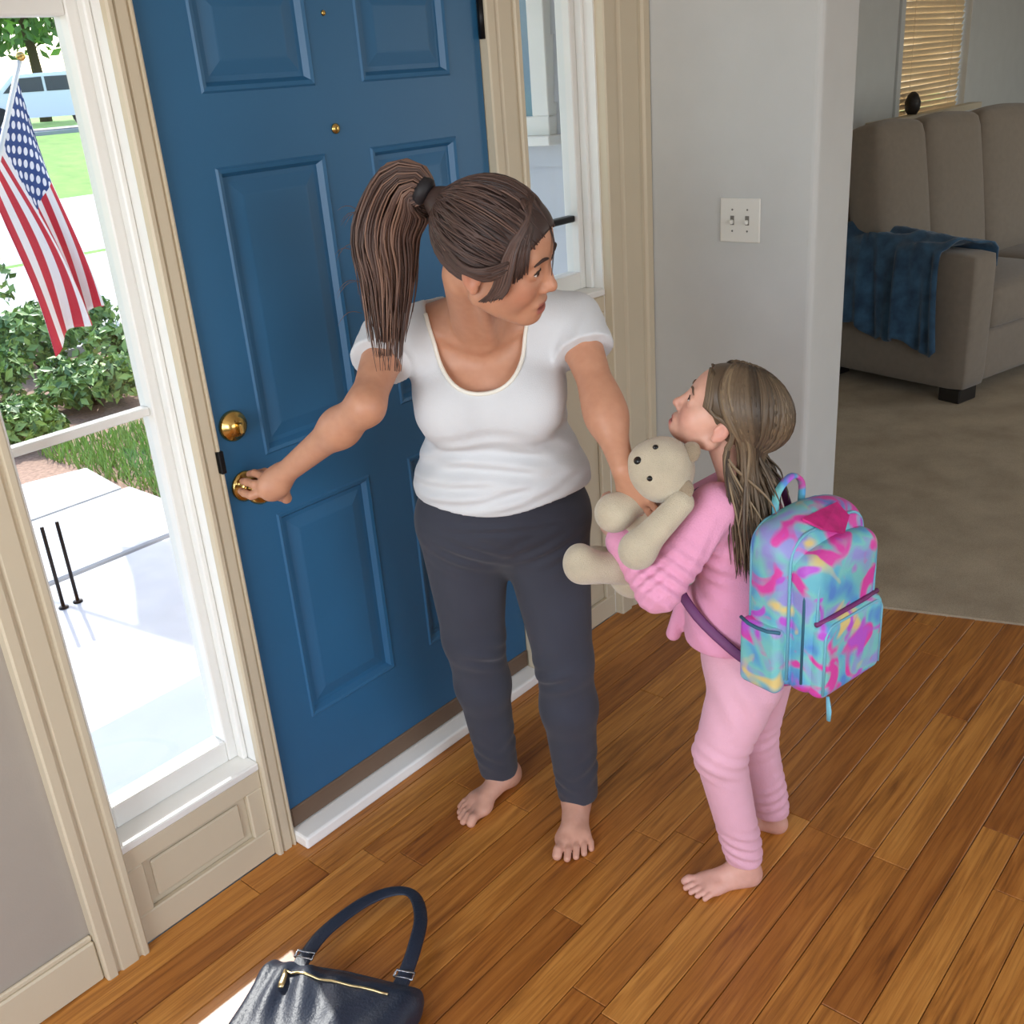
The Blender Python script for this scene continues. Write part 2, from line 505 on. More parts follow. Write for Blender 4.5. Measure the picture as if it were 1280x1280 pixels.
struct(boxes('sun_block_roof', [((-1.9, 0.13, 2.55), (1.72, 1.92, 2.62)), ((1.5, 0.13, 2.71), (9.6, 1.95, 2.80))], M['trim_white']), 'unseen porch and wing roof, extended to block sun from the hall', 'roof')  # unseen roof boxes, added and extended to keep sun off the hall floor
# living room: front wall with two windows, side wall towards the porch, far wall
WY = 1.12
wins = [(4.15, 5.34), (6.42, 7.72)]
L = [((1.85, WY, -0.05), (4.15, WY + .13, 2.6)), ((5.34, WY, -0.05), (6.42, WY + .13, 2.6)), ((7.72, WY, -0.05), (9.4, WY + .13, 2.6))]
for a, b in wins: L += [((a, WY, -0.05), (b, WY + .13, 0.95)), ((a, WY, 2.2), (b, WY + .13, 2.6))]
struct(boxes('wall_living_front', L, M['wall']), 'pale living room wall with blinds behind the sofa', 'wall')
struct(boxes('wall_living_far', [((9.4, -4.6, -0.05), (9.52, 1.25, 2.6))], M['wall']), 'pale far wall of the living room', 'wall')
M['siding'] = plain('siding_grey', srgb(196, 200, 206), 0.7, var=0.03)
wing = boxes('wall_porch', [((1.72, 0.13, -0.3), (1.85, WY + .13, 2.9))], M['siding'])
struct(wing, 'pale grey sided wall of the house wing beside the porch', 'wall')
for k in range(14):
    z = 0.02 + k * 0.2
    bm = bmesh.new()
    v = [bm.verts.new(q) for q in ((1.72, .135, z), (1.72, 1.25, z), (1.702, 1.25, z), (1.702, .135, z), (1.72, .135, z + .2), (1.72, 1.25, z + .2), (1.715, 1.25, z + .2), (1.715, .135, z + .2))]
    for q in ((0, 1, 2, 3), (4, 7, 6, 5), (2, 6, 7, 3), (0, 4, 5, 1), (0, 3, 7, 4), (1, 5, 6, 2)): bm.faces.new([v[i] for i in q])
    link('siding_board', bm_mesh(bm, 'siding_board'), M['siding'], wing)

# ------------------------------------------------------------------ trim around the door
def casing(name, x0, x1, z0, z1, label, mat, y=-0.022, steps=((0.0, 0.0), (0.012, 0.006), (0.03, 0.004))):
    """vertical board with a stepped profile on its room side, extruded along z"""
    w = x1 - x0
    prof = [(x0, 0.0), (x0, y + 0.004), (x0 + 0.004, y), (x0 + w * 0.22, y), (x0 + w * 0.25, y + 0.008), (x0 + w * 0.30, y + 0.008), (x0 + w * 0.36, y + 0.002),
            (x0 + w * 0.72, y + 0.002), (x0 + w * 0.78, y + 0.008), (x0 + w * 0.83, y + 0.008), (x0 + w * 0.86, y), (x1 - 0.004, y), (x1, y + 0.004), (x1, 0.0)]
    bm = bmesh.new()
    a = [bm.verts.new((p, q, z0)) for p, q in prof]; b = [bm.verts.new((p, q, z1)) for p, q in prof]
    n = len(prof)
    for i in range(n): bm.faces.new((a[i], a[(i + 1) % n], b[(i + 1) % n], b[i]))
    bm.faces.new(a[::-1]); bm.faces.new(b)
    bmesh.ops.recalc_face_normals(bm, faces=bm.faces)
    o = link(name, bm_mesh(bm, name), mat)
    return struct(o, label, 'trim')
casing('trim_1', -0.520, -0.420, 0, 2.12, 'cream door casing left of the tall sidelight window', M['trim'], -0.03)
casing('trim_2', -0.058, -0.004, 0, 2.06, 'narrow cream post between left sidelight and door', M['trim'], -0.02)
casing('trim_3', 0.918, 1.046, 0, 2.06, 'cream post between the door hinges and right sidelight', M['trim'], -0.03)
casing('trim_4', 1.392, 1.618, 0, 2.12, 'wide cream casing right of the right sidelight', M['trim'], -0.03)
struct(boxes('trim_5', [((-0.42, -0.022, 1.905), (-0.058, 0.0, 2.12)), ((-0.004, -0.022, 2.045), (0.918, 0.0, 2.12)), ((1.046, -0.022, 1.95), (1.392, 0.0, 2.12))], M['trim']), 'cream head casing above door and sidelights', 'trim')
# door frame bodies through the wall thickness
struct(boxes('trim_6', [((-0.45, 0, 0), (-0.42, 0.13, 2.06)), ((-0.058, 0, 0), (-0.004, 0.13, 2.06)), ((0.918, 0, 0), (1.046, 0.13, 2.06)), ((1.385, 0, 0), (1.42, 0.13, 2.06)),
                       ((-0.42, 0, 1.9), (-0.058, 0.13, 2.06)), ((-0.004, 0, 2.04), (0.918, 0.13, 2.06)), ((1.046, 0, 1.95), (1.385, 0.13, 2.06))], M['trim_white']), 'white frame of the front entry', 'trim')
struct(box('baseboard_left', (-3.0, -0.016, 0), (-0.521, 0, 0.105), M['trim'], bev=0.004), 'cream baseboard on the left of the entry', 'baseboard')
box('baseboard_cap', (-3.0, -0.010, 0.1045), (-0.521, 0, 0.118), M['trim'], bpy.data.objects['baseboard_left'], bev=0.003)

thr = box('trim_7', (-0.004, -0.062, 0.0), (0.918, 0.14, 0.034), M['threshold'], bev=0.006, seg=2)
struct(thr, 'white door threshold along the wood floor', 'threshold')

# ------------------------------------------------------------------ the door
door = empty('door_1', (0, 0, 0)); struct(door, 'blue six-panel front door with brass hardware', 'door')
X0, X1, Z0, Z1 = 0.0, 0.914, 0.092, 2.035
cols = [(0.112, 0.392), (0.522, 0.802)]
rows = [(0.30, 0.845), (0.985, 1.585), (1.72, 1.93)]
YF = -0.004
bm = bmesh.new()
xs = [X0, cols[0][0], cols[0][1], cols[1][0], cols[1][1], X1]
for a, b in ((xs[0], xs[1]), (xs[2], xs[3]), (xs[4], xs[5])): add_box(bm, (a, YF, Z0), (b, 0.04, Z1))
for c0, c1 in cols:
    for a, b in ((Z0, rows[0][0]), (rows[0][1], rows[1][0]), (rows[1][1], rows[2][0]), (rows[2][1], Z1)): add_box(bm, (c0, YF, a), (c1, 0.04, b))
bmesh.ops.remove_doubles(bm, verts=bm.verts, dist=1e-5)
link('door_leaf', bm_mesh(bm, 'door_leaf'), M['door'], door)
def panel(c, r):
    prof = [(0.0, YF), (0.004, YF - 0.004), (0.012, YF - 0.002), (0.020, 0.006), (0.030, 0.006), (0.056, 0.0005), (0.060, 0.0)]
    bm = bmesh.new(); rings = []
    for o, y in prof:
        rings.append([bm.verts.new((x, y, z)) for x, z in ((c[0] + o, r[0] + o), (c[1] - o, r[0] + o), (c[1] - o, r[1] - o), (c[0] + o, r[1] - o))])
    for p, q in zip(rings, rings[1:]):
        for i in range(4): bm.faces.new((p[i], p[(i + 1) % 4], q[(i + 1) % 4], q[i]))
    bm.faces.new(rings[-1])
    bk = [bm.verts.new((v.co.x, 0.03, v.co.z)) for v in rings[0]]
    for i in range(4): bm.faces.new((bk[i], bk[(i + 1) % 4], rings[0][(i + 1) % 4], rings[0][i]))
    bm.faces.new(bk[::-1])
    bmesh.ops.recalc_face_normals(bm, faces=bm.faces)
    return link('panel', bm_mesh(bm, 'panel'), M['door'], door)
for c in cols:
    for r in rows: panel(c, r)
box('door_sweep', (X0 + 0.002, YF - 0.006, 0.038), (X1 - 0.002, 0.036, Z0), M['sweep'], door, bev=0.003)
KX = 0.047
knob = lathe('door_knob', [(0.034, 0), (0.034, 0.004), (0.028, 0.008), (0.012, 0.010), (0.011, 0.024), (0.018, 0.030), (0.027, 0.038), (0.0305, 0.050), (0.0295, 0.060), (0.023, 0.069), (0.010, 0.074), (0.001, 0.0745)], (KX, YF, 0.936), (0, -1, 0), M['brass'], door, 28)
knob['label'] = 'brass door knob'
db = lathe('deadbolt', [(0.033, 0), (0.0335, 0.006), (0.030, 0.012), (0.022, 0.016), (0.020, 0.022), (0.001, 0.023)], (0.043, YF, 1.074), (0, -1, 0), M['brass'], door, 28)
db['label'] = 'round brass deadbolt'
box('thumb_turn', (0.036, YF - 0.040, 1.062), (0.046, YF - 0.022, 1.086), M['brass'], db, bev=0.003, seg=2)
lathe('peephole', [(0.011, 0), (0.011, 0.003), (0.007, 0.006), (0.001, 0.0062)], (0.430, YF, 1.632), (0, -1, 0), M['brass'], door, 16)
lathe('screw', [(0.006, 0), (0.005, 0.003), (0.001, 0.0035)], (0.438, YF, 1.857), (0, -1, 0), M['brass'], door, 12)
for z in (0.35, 1.10, 1.845):
    h = lathe('hinge', [(0.008, -0.05), (0.008, 0.05)], (0.916, YF - 0.010, z), (0, 0, 1), M['black_metal'], door, 10)
box('strike_plate', (-0.014, -0.024, 0.985), (-0.001, -0.004, 1.035), M['black_metal'], door, bev=0.002)

# ------------------------------------------------------------------ sidelight windows
def sidelight(name, x0, x1, z0, z1, muntins, label, bottom_rail, st=0.034, mmat=None):
    o = empty(name, ((x0 + x1) / 2, 0.08, z0)); struct(o, label, 'window')
    cx, cz = (x0 + x1) / 2, z0
    def b(nm, a, c, mat, bev=0.003): return box(nm, (a[0] - cx, a[1] - 0.08, a[2] - cz), (c[0] - cx, c[1] - 0.08, c[2] - cz), mat, o, bev)
    W = M['trim_white']
    b('stile', (x0, 0.055, z0), (x0 + st, 0.105, z1), W); b('stile', (x1 - st, 0.055, z0), (x1, 0.105, z1), W)
    b('rail', (x0 + st, 0.056, z0), (x1 - st, 0.104, z0 + bottom_rail), W); b('rail', (x0 + st, 0.056, z1 - st), (x1 - st, 0.104, z1), W)
    # stops in front of the sash
    b('stop', (x1 - 0.014, 0.030, z0), (x1, 0.055, z1), W); b('stop', (x0, 0.030, z0), (x0 + 0.014, 0.055, z1), W)
    zs = [z0 + bottom_rail] + [q for q in muntins] + [z1 - st]
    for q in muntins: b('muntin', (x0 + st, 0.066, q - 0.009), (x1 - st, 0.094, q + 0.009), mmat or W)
    for a, c in zip(zs, zs[1:]): b('pane', (x0 + st - .004, 0.078, a), (x1 - st + .004, 0.082, c), M['glass'], 0)
    b('sill', (x0, -0.008, z0 - 0.02), (x1, 0.13, z0), W)
    return o
sidelight('window_1', -0.42, -0.058, 0.272, 1.90, [1.135], 'tall clear sidelight window left of the blue door', 0.055, st=0.036)
sidelight('window_2', 1.046, 1.386, 1.105, 1.95, [1.31], 'sidelight window right of the blue door', 0.05, mmat=M['black_metal'])  # the muntin's shadow is put into its colour by the black material
# panels below the glass
def low_panel(name, x0, x1, z0, z1, label):
    o = empty(name, ((x0 + x1) / 2, 0, 0)); struct(o, label, 'trim'); cx = (x0 + x1) / 2
    def b(nm, a, c, mat=M['trim'], bev=0.003): return box(nm, (a[0] - cx, a[1], a[2]), (c[0] - cx, c[1], c[2]), mat, o, bev)
    b('panel_board', (x0, 0.012, 0), (x1, 0.1, z1 - 0.02), bev=0)
    b('frame_rail', (x0, -0.004, 0), (x1, 0.012, 0.075)); b('frame_rail', (x0, -0.004, z1 - 0.07), (x1, 0.012, z1 - 0.021))
    b('frame_stile', (x0, -0.0035, 0.075), (x0 + 0.045, 0.012, z1 - 0.07)); b('frame_stile', (x1 - 0.045, -0.0035, 0.075), (x1, 0.012, z1 - 0.07))
    b('raised_field', (x0 + 0.065, 0.004, 0.09), (x1 - 0.065, 0.013, z1 - 0.085), bev=0.004)
low_panel('trim_8', -0.42, -0.058, 0, 0.272, 'cream panel under the left sidelight')
low_panel('trim_9', 1.046, 1.386, 0, 1.105, 'cream panel under the right sidelight')

# ------------------------------------------------------------------ light switch
sw = empty('light_switch', (1.62, -0.327, 1.278)); tag(sw, 'white double light switch plate on the pale wall', 'light switch')
box('plate', (-0.006, -0.064, -0.062), (0.0, 0.064, 0.062), M['plate'], sw, 0.003, 2)
for s in (-0.024, 0.024):
    box('slot', (-0.0068, s - 0.006, -0.013), (-0.005, s + 0.006, 0.013), M['plate_dark'], sw, 0)
    tg = box('toggle', (-0.018, s - 0.0045, -0.010), (-0.006, s + 0.0045, 0.002), M['plate'], sw, 0.002)
    for dz in (-0.03, 0.03): lathe('screw', [(0.003, 0), (0.0025, 0.0012), (0.0003, 0.0014)], (-0.006, s, dz), (-1, 0, 0), M['plate_dark'], sw, 8)

# ------------------------------------------------------------------ window of the wing seen through the right sidelight
w5 = empty('window_5', (1.70, 0.60, 1.58)); struct(w5, 'white framed window of the house wing', 'window')
M['pane_dark'] = plain('window_pane_blue', srgb(120, 150, 170), 0.08, var=0.1, scale=2)
for a, b in (((-.03, -.20, -.06), (0.02, .36, .0)), ((-.03, -.20, .0), (0.02, -.13, .9)), ((-.03, .29, .0), (0.02, .36, .9)), ((-.03, -.20, .9), (.02, .36, .98))): box('frame', a, b, M['trim_white'], w5)
box('sill', (-.06, -.22, -.09), (0.02, .38, -.06), M['trim_white'], w5)
box('pane', (-.008, -.13, 0), (.01, .29, .9), M['pane_dark'], w5, 0)
box('meeting_rail', (-.02, -.13, .43), (.012, .29, .47), M['trim_white'], w5)

# ------------------------------------------------------------------ living room windows with blinds
M['slat'] = plain('blind_slat', srgb(222, 198, 160), 0.5, var=0.05)
for wi, (a, b) in enumerate(wins):
    o = empty('window_%d' % (3 + wi), ((a + b) / 2, WY, 0.95)); w = (b - a) / 2
    struct(o, ('window with closed tan blinds near the hall wall', 'window with tan blinds above the sofa')[wi], 'window')
    for q0, q1 in (((-w - .07, -.02, -.02), (-w, .12, 1.31)), ((w, -.02, -.02), (w + .07, .12, 1.31)), ((-w, -.02, 1.25), (w, .12, 1.31)), ((-w, -.03, -.05), (w, .12, 0.0))): box('frame', q0, q1, M['wall'], o)
    box('pane', (-w, .09, 0), (w, .095, 1.25), M['glass'], o, 0)
    box('head_rail', (-w + .005, .01, 1.20), (w - .005, .06, 1.25), M['slat'], o)
    bm = bmesh.new(); add_box(bm, (-w + .01, -.021, -.0012), (w - .01, .021, .0012)); sm = bm_mesh(bm, 'slat')
    for k in range(30):
        s = link('slat', sm, M['slat'], o); s.location = (0, .04, 0.03 + k * 0.039); s.rotation_euler = (math.radians(-68 + 2 * math.sin(k * 1.7)), math.radians(0.4 * math.sin(k)), 0)
    box('bottom_rail', (-w + .01, .02, .005), (w - .01, .06, .018), M['slat'], o)
    for s in (-w * .6, w * .6): tube('cord', [(s, .016, 0), (s, .016, 1.2)], .0015, M['slat'], o, 5)
# ------------------------------------------------------------------ outside the left sidelight
M['concrete'] = plain('concrete_pale', srgb(186, 188, 192), 0.8, var=0.05, scale=6, bump=0.15, bscale=120)
M['concrete_shaded'] = plain('porch_concrete_shaded', srgb(140, 150, 164), 0.75, var=0.06, scale=4, bump=0.1, bscale=120)  # shade of the eaves is painted into this blue-grey slab colour
M['soil'] = plain('mulch', srgb(150, 122, 104), 0.95, var=0.25, scale=40, bump=0.6, bscale=60)
M['grass'] = plain('lawn_green', srgb(112, 158, 62), 0.9, var=0.25, scale=3, bump=0.5, bscale=90)
M['asphalt'] = plain('street', srgb(168, 168, 168), 0.9, var=0.05)
M['bark'] = plain('bark', srgb(92, 72, 56), 0.9, var=0.2, scale=30, bump=0.6, bscale=40)

def leaf_mat(name, c0, c1):
    nn = N(name); at = nn.n('ShaderNodeAttribute'); at.attribute_name = 'tone'
    nn.l(ramp(nn, at.outputs['Fac'], [(0, c0), (1, c1)]), nn.b.inputs['Base Color'])
    nn.set(Roughness=0.55); nn.b.inputs['Transmission Weight'].default_value = 0.0
    return nn.m
M['leaf'] = leaf_mat('shrub_leaf', srgb(62, 100, 50), srgb(160, 190, 104))
M['leaf_tree'] = leaf_mat('tree_leaf', srgb(62, 100, 44), srgb(150, 188, 96))

def ground(name, poly, z, mat, label, cat, th=0.2):
    return tag(slab_poly(name, poly, z - th, z, mat), label, cat, kind='structure')
ground('ground_soil', [(-6, 1.0), (4.5, 1.0), (7, 9), (-6, 9)], -0.2, M['soil'], 'brown mulch bed beside the walkway', 'ground')
# rising lawn and street beyond
V = [(-30, 8.5, -.22), (40, 8.5, -.22), (40, 12, -.15), (-30, 12, -.15), (40, 21.2, 1.22), (-30, 21.2, 1.22), (40, 90, 2.0), (-30, 90, 2.0)]
lawn = pymesh('ground_lawn', V, [(0, 1, 2, 3), (3, 2, 4, 5), (5, 4, 6, 7)], M['grass'], smooth=False)
tag(lawn, 'sunny green lawn rising towards the street', 'lawn', kind='structure')
ground('street', [(-30, 21.5), (40, 21.5), (40, 26.5), (-30, 26.5)], 1.30, M['asphalt'], 'pale street beyond the lawn', 'street', 0.1)
ground('driveway', [(2.75, 6.6), (9.5, 6.6), (16, 12.2), (3.6, 12.2)], -0.14, M['concrete'], 'pale concrete driveway behind the flag', 'driveway')
V = [(3.6, 12.2, -.12), (16, 12.2, -.12), (16, 15.3, .37), (4.8, 15.3, .37)]
dr2 = pymesh('driveway_apron', V, [(0, 1, 2, 3)], M['concrete'], smooth=False)
tag(dr2, 'pale sloping apron where the driveway meets the lawn', 'driveway', kind='structure')

porch = box('porch_slab', (-1.6, 0.13, -0.30), (1.70, 1.085, -0.12), M['concrete_shaded'], bev=0.012, seg=2)
tag(porch, 'concrete porch slab outside the front door, tinted as if shaded by the eaves', 'porch', kind='structure')
walk = empty('walkway', (0, 2.4, -0.15)); tag(walk, 'pale concrete walkway leading away from the porch', 'walkway', kind='structure')
for a, b in (((-1.2, -1.295, -0.1), (1.34, -0.085, 0)), ((-1.2, -0.045, -0.1), (1.34, 0.72, 0))): box('slab', a, b, M['concrete'], walk, 0.008)
sl = slab_poly('slab', [(-1.2, 0.74), (1.3, 0.74), (1.36, 1.22), (1.05, 1.30), (0.4, 1.18), (-1.2, 1.15)], -0.1, 0, M['concrete']); sl.parent = walk

bars = empty('garden_stake', (0.42, 2.06, -0.15)); tag(bars, 'pair of thin black metal stakes standing beside the walkway joint', 'garden stake')
for dx in (0.0, 0.062):
    tube('rod', [(dx, 0, 0), (dx, 0, 0.36)], 0.008, M['black_metal'], bars, 8)
for dx in (0.0, 0.062): lathe('foot_plate', [(.02, 0), (.02, .006), (.009, .01)], (dx, 0, 0), (0, 0, 1), M['black_metal'], bars, 10)

def foliage(name, blobs, n, size, mat, parent, seed):
    r = np.random.default_rng(seed); V, F, T = [], [], []
    wts = np.array([b[3] * b[3] for b in blobs]); wts = wts / wts.sum()
    for i in range(n):
        b = blobs[r.choice(len(blobs), p=wts)]
        d = r.normal(size=3); d /= np.linalg.norm(d)
        if d[2] < -0.5: d[2] = -d[2]
        p = np.array(b[:3]) + d * b[3] * np.array((1, 1, b[4])) * r.uniform(0.72, 1.03)
        nrm = d + r.normal(size=3) * 0.7; nrm /= np.linalg.norm(nrm)
        a = np.cross(nrm, r.normal(size=3)); a /= np.linalg.norm(a); c = np.cross(nrm, a)
        s = size * r.uniform(0.6, 1.3); k = len(V)
        V += [p - a * s, p + c * s * 0.5 + nrm * s * .12, p + a * s, p - c * s * 0.5 + nrm * s * .12]; F.append((k, k + 1, k + 2, k + 3))
        T += [r.uniform(0, 1)] * 4
    o = pymesh(name, V, F, mat, parent, smooth=False)
    at = o.data.attributes.new('tone', 'FLOAT', 'POINT'); at.data.foreach_set('value', np.array(T, np.float32))
    o['kind'] = 'stuff'
    return o

shr = [((1.42, 4.62, -.2), 0.30, 0.62, 'low pale shrub nearest the end of the walkway'), ((2.16, 4.98, -.2), 0.38, 0.62, 'rounded green shrub at the walkway, right under the flag tip'),
       ((2.95, 5.58, -.2), 0.42, 0.6, 'low spreading shrub right of the flag by the window post'), ((1.66, 5.72, -.2), 0.42, 0.75, 'leafy shrub in the second row under the flag'),
       ((2.5, 6.5, -.2), 0.48, 0.75, 'green shrub behind the one under the flag tip'), ((2.15, 7.7, -.2), 0.75, 1.0, 'tall dark green shrub left of the flag'),
       ((3.2, 7.3, -.2), 0.42, 0.65, 'small shrub at the edge of the driveway')]
for i, (c, R, hz, lab) in enumerate(shr):
    o = empty('shrub', c); tag(o, lab, 'shrub', 'shrubs along the walkway')
    r = np.random.default_rng(40 + i)
    bl = [(0, 0, R * hz * .6, R * .75, hz)] + [(R * .6 * math.cos(w), R * .6 * math.sin(w), R * hz * r.uniform(.35, .8), R * r.uniform(.35, .5), 0.9) for w in np.linspace(0, 6.28, 7)[:-1] + r.uniform(0, 1)]
    foliage('foliage', bl, 1500, 0.045, M['leaf'], o, 60 + i)
    for w in range(4): tube('stem', [(0, 0, 0), (R * .3 * math.cos(w * 1.6), R * .3 * math.sin(w * 1.6), R * hz * .6)], .012, M['bark'], o, 6)
# grass tufts between shrubs and walkway
r = np.random.default_rng(5); V, F, T = [], [], []
for i in range(2600):
    x = r.uniform(1.38, 2.2); y = r.uniform(2.6, 4.25)
    h = r.uniform(.05, .13); w = r.uniform(0, 6.28); l = r.uniform(-.05, .05); k = len(V)
    V += [(x - .006 * math.cos(w), y - .006 * math.sin(w), -.2), (x + .006 * math.cos(w), y + .006 * math.sin(w), -.2), (x + l, y + r.uniform(-.05, .05), -.2 + h)]; F.append((k, k + 1, k + 2)); T += [r.uniform(.3, 1)] * 3
g = pymesh('grass_tufts', V, F, M['leaf_tree'], smooth=False)
at = g.data.attributes.new('tone', 'FLOAT', 'POINT'); at.data.foreach_set('value', np.array(T, np.float32))
tag(g, 'tufts of bright green grass beside the walkway', 'grass', kind='stuff')
for i, (x, y, z, h, R) in enumerate([(11.5, 31, 1.4, 5.2, 2.6), (17.2, 35, 1.4, 6.5, 3.1), (23.5, 31, 1.4, 5.0, 2.7), (5.2, 36, 1.4, 6.2, 3.0)]):
    o = empty('tree', (x, y, z)); tag(o, ('leafy green tree behind the white car', 'tall green tree beyond the street, right of the car', 'rounded green tree farthest right along the street', 'large green tree at the left end of the street')[i], 'tree', 'trees beyond the street')
    tube('trunk', spline([(0, 0, -.2), (.1, 0, h * .3), (-.05, .1, h * .6)], 6), [.22, .2, .18, .16, .14, .1], M['bark'], o, 8)
    q = np.random.default_rng(90 + i)
    foliage('crown', [(0, 0, h * .6, R * .7, .9)] + [(q.uniform(-.7, .7) * R, q.uniform(-.5, .5) * R, h * q.uniform(.35, .95), R * q.uniform(.35, .55), .9) for _ in range(8)], 2600, 0.22, M['leaf_tree'], o, 100 + i)

# white car parked on the street
M['car_paint'] = plain('car_white', srgb(240, 240, 240), 0.5, var=0.01)
M['car_glass'] = plain('car_glass', srgb(60, 70, 80), 0.08)
M['tyre'] = plain('tyre', srgb(35, 35, 36), 0.8)
car = empty('car', (11.4, 23.4, 1.30), math.radians(-12)); car.scale = (.85, .85, .85); tag(car, 'white car parked on the street beyond the lawn', 'car')
prof = [(-2.1, .35), (-2.15, .7), (-1.9, .85), (-1.35, .92), (-0.75, 1.42), (.7, 1.45), (1.35, 1.0), (2.05, .9), (2.15, .55), (2.1, .32)]
bm = bmesh.new(); rows_ = []
for yy, sc in ((-.85, .93), (-.78, 1.0), (.78, 1.0), (.85, .93)): rows_.append([bm.verts.new((x, yy, .32 + (z - .32) * sc)) for x, z in prof])
for a, b in zip(rows_, rows_[1:]):
    for i in range(len(prof)):
        bm.faces.new((a[i], a[(i + 1) % len(prof)], b[(i + 1) % len(prof)], b[i]))
bm.faces.new(rows_[0][::-1]); bm.faces.new(rows_[-1]); bmesh.ops.recalc_face_normals(bm, faces=bm.faces)
link('body', bm_mesh(bm, 'body'), M['car_paint'], car)
for yy in (-.86, .86):
    for q in ([(-1.1, .98), (-.72, 1.32), (-.05, 1.34), (-.05, .98)], [(.02, .98), (.02, 1.34), (.66, 1.34), (1.1, .98)]):
        pymesh('side_window', [(x, yy, z) for x, z in q] + [(x, yy * .97, z) for x, z in q], [(0, 1, 2, 3), (4, 5, 6, 7), (0, 1, 5, 4), (1, 2, 6, 5), (2, 3, 7, 6), (3, 0, 4, 7)], M['car_glass'], car, False)
    for x in (-1.35, 1.35): lathe('wheel', [(.33, -.11), (.34, 0), (.33, .11), (.2, .12), (.02, .12)], (x, yy * .93, .33), (0, math.copysign(1, yy), 0), M['tyre'], car, 18)

# ------------------------------------------------------------------ flag on its slanted pole
def flag_mat():
    nn = N('flag_cloth'); uv = nn.n('ShaderNodeUVMap'); sp = nn.n('ShaderNodeSeparateXYZ'); nn.l(uv.outputs[0], sp.inputs[0])
    U, Vv = sp.outputs['X'], sp.outputs['Y']
    def mth(op, a, b=None, c=None):
        x = nn.n('ShaderNodeMath', operation=op)
        for i, q in enumerate((a, b, c)):
            if q is None: continue
            if isinstance(q, (int, float)): x.inputs[i].default_value = q
            else: nn.l(q, x.inputs[i])
        return x.outputs[0]
    s13 = mth('MULTIPLY', Vv, 13.0)
    stripe = mth('LESS_THAN', mth('MODULO', s13, 2.0), 1.0)          # 1 = red (first stripe at the top edge)
    canton = mth('MULTIPLY', mth('LESS_THAN', U, 0.42), mth('LESS_THAN', Vv, 7.0 / 13.0))
    gx = mth('MULTIPLY', U, 6.0 / 0.42); gy = mth('MULTIPLY', Vv, 5.0 * 13.0 / 7.0)
    def stars(ox, oy):
        fx = mth('SUBTRACT', mth('FRACT', mth('ADD', gx, ox)), 0.5); fy = mth('SUBTRACT', mth('FRACT', mth('ADD', gy, oy)), 0.5)
        return mth('LESS_THAN', mth('ADD', mth('MULTIPLY', fx, fx), mth('MULTIPLY', fy, fy)), 0.055)
    st = mth('MAXIMUM', stars(0.0, 0.0), stars(0.5, 0.5))
    def mixc(f, a, b):
        m = nn.n('ShaderNodeMix', data_type='RGBA'); nn.l(f, m.inputs[0])
        for i, q in ((6, a), (7, b)):
            if isinstance(q, tuple): m.inputs[i].default_value = q
            else: nn.l(q, m.inputs[i])
        return m.outputs[2]
    c = mixc(stripe, srgb(238, 236, 236), srgb(196, 40, 58))
    b = mixc(st, srgb(38, 70, 132), srgb(236, 238, 244))
    nn.l(mixc(canton, c, b), nn.b.inputs['Base Color'])
    nn.set(Roughness=0.7)
    return nn.m
fl = empty('flag', (1.30, 3.2, 1.87)); tag(fl, 'striped flag with starred blue corner hanging from a slanted pole outside', 'flag')
A, B, C_, D = (np.array(q) for q in ((0, 0, 0), (-.24, 0, -.47), (.13, 0, -1.09), (-.14, 0, -1.27)))
nu, nv = 48, 27; V, F, UVs = [], [], []
for i in range(nu):
    u = i / (nu - 1)
    for j in range(nv):
        v = j / (nv - 1); vv = v ** (1 + 1.5 * u * (1 - 0.45 * u))
        p = (A + (C_ - A) * u) * (1 - vv) + (B + (D - B) * u) * vv
        p = p + np.array((0.012 * math.sin(9 * v + 2 * u), 0.05 * u * math.sin(15 * v + 3 * u) + .03 * math.sin(5 * u + 2 * v), 0.02 * u * math.sin(10 * v)))
        V.append(p); UVs.append((u, v))
for i in range(nu - 1):
    for j in range(nv - 1): F.append((i * nv + j, i * nv + j + 1, (i + 1) * nv + j + 1, (i + 1) * nv + j))
cl = pymesh('flag_cloth', V, F, flag_mat(), fl)
uvl = cl.data.uv_layers.new(name='UVMap')
li = np.empty(len(cl.data.loops), np.int32); cl.data.loops.foreach_get('vertex_index', li)
uvl.data.foreach_set('uv', np.array(UVs, np.float32)[li].ravel())
sol = cl.modifiers.new('thickness', 'SOLIDIFY'); sol.thickness = 0.0015
M['pole'] = plain('pole_white', srgb(228, 226, 215), 0.4)
tube('pole', [(0.03, 0.0, 0.06), (-0.75, 0.0, -1.46), (-1.0, 0.0, -2.02)], 0.012, M['pole'], fl, 10)
lathe('finial', [(.004, 0), (.018, .01), (.022, .025), (.014, .04), (.001, .046)], (0.03, 0, 0.06), (0.46, 0, 0.89), M['brass'], fl, 12)

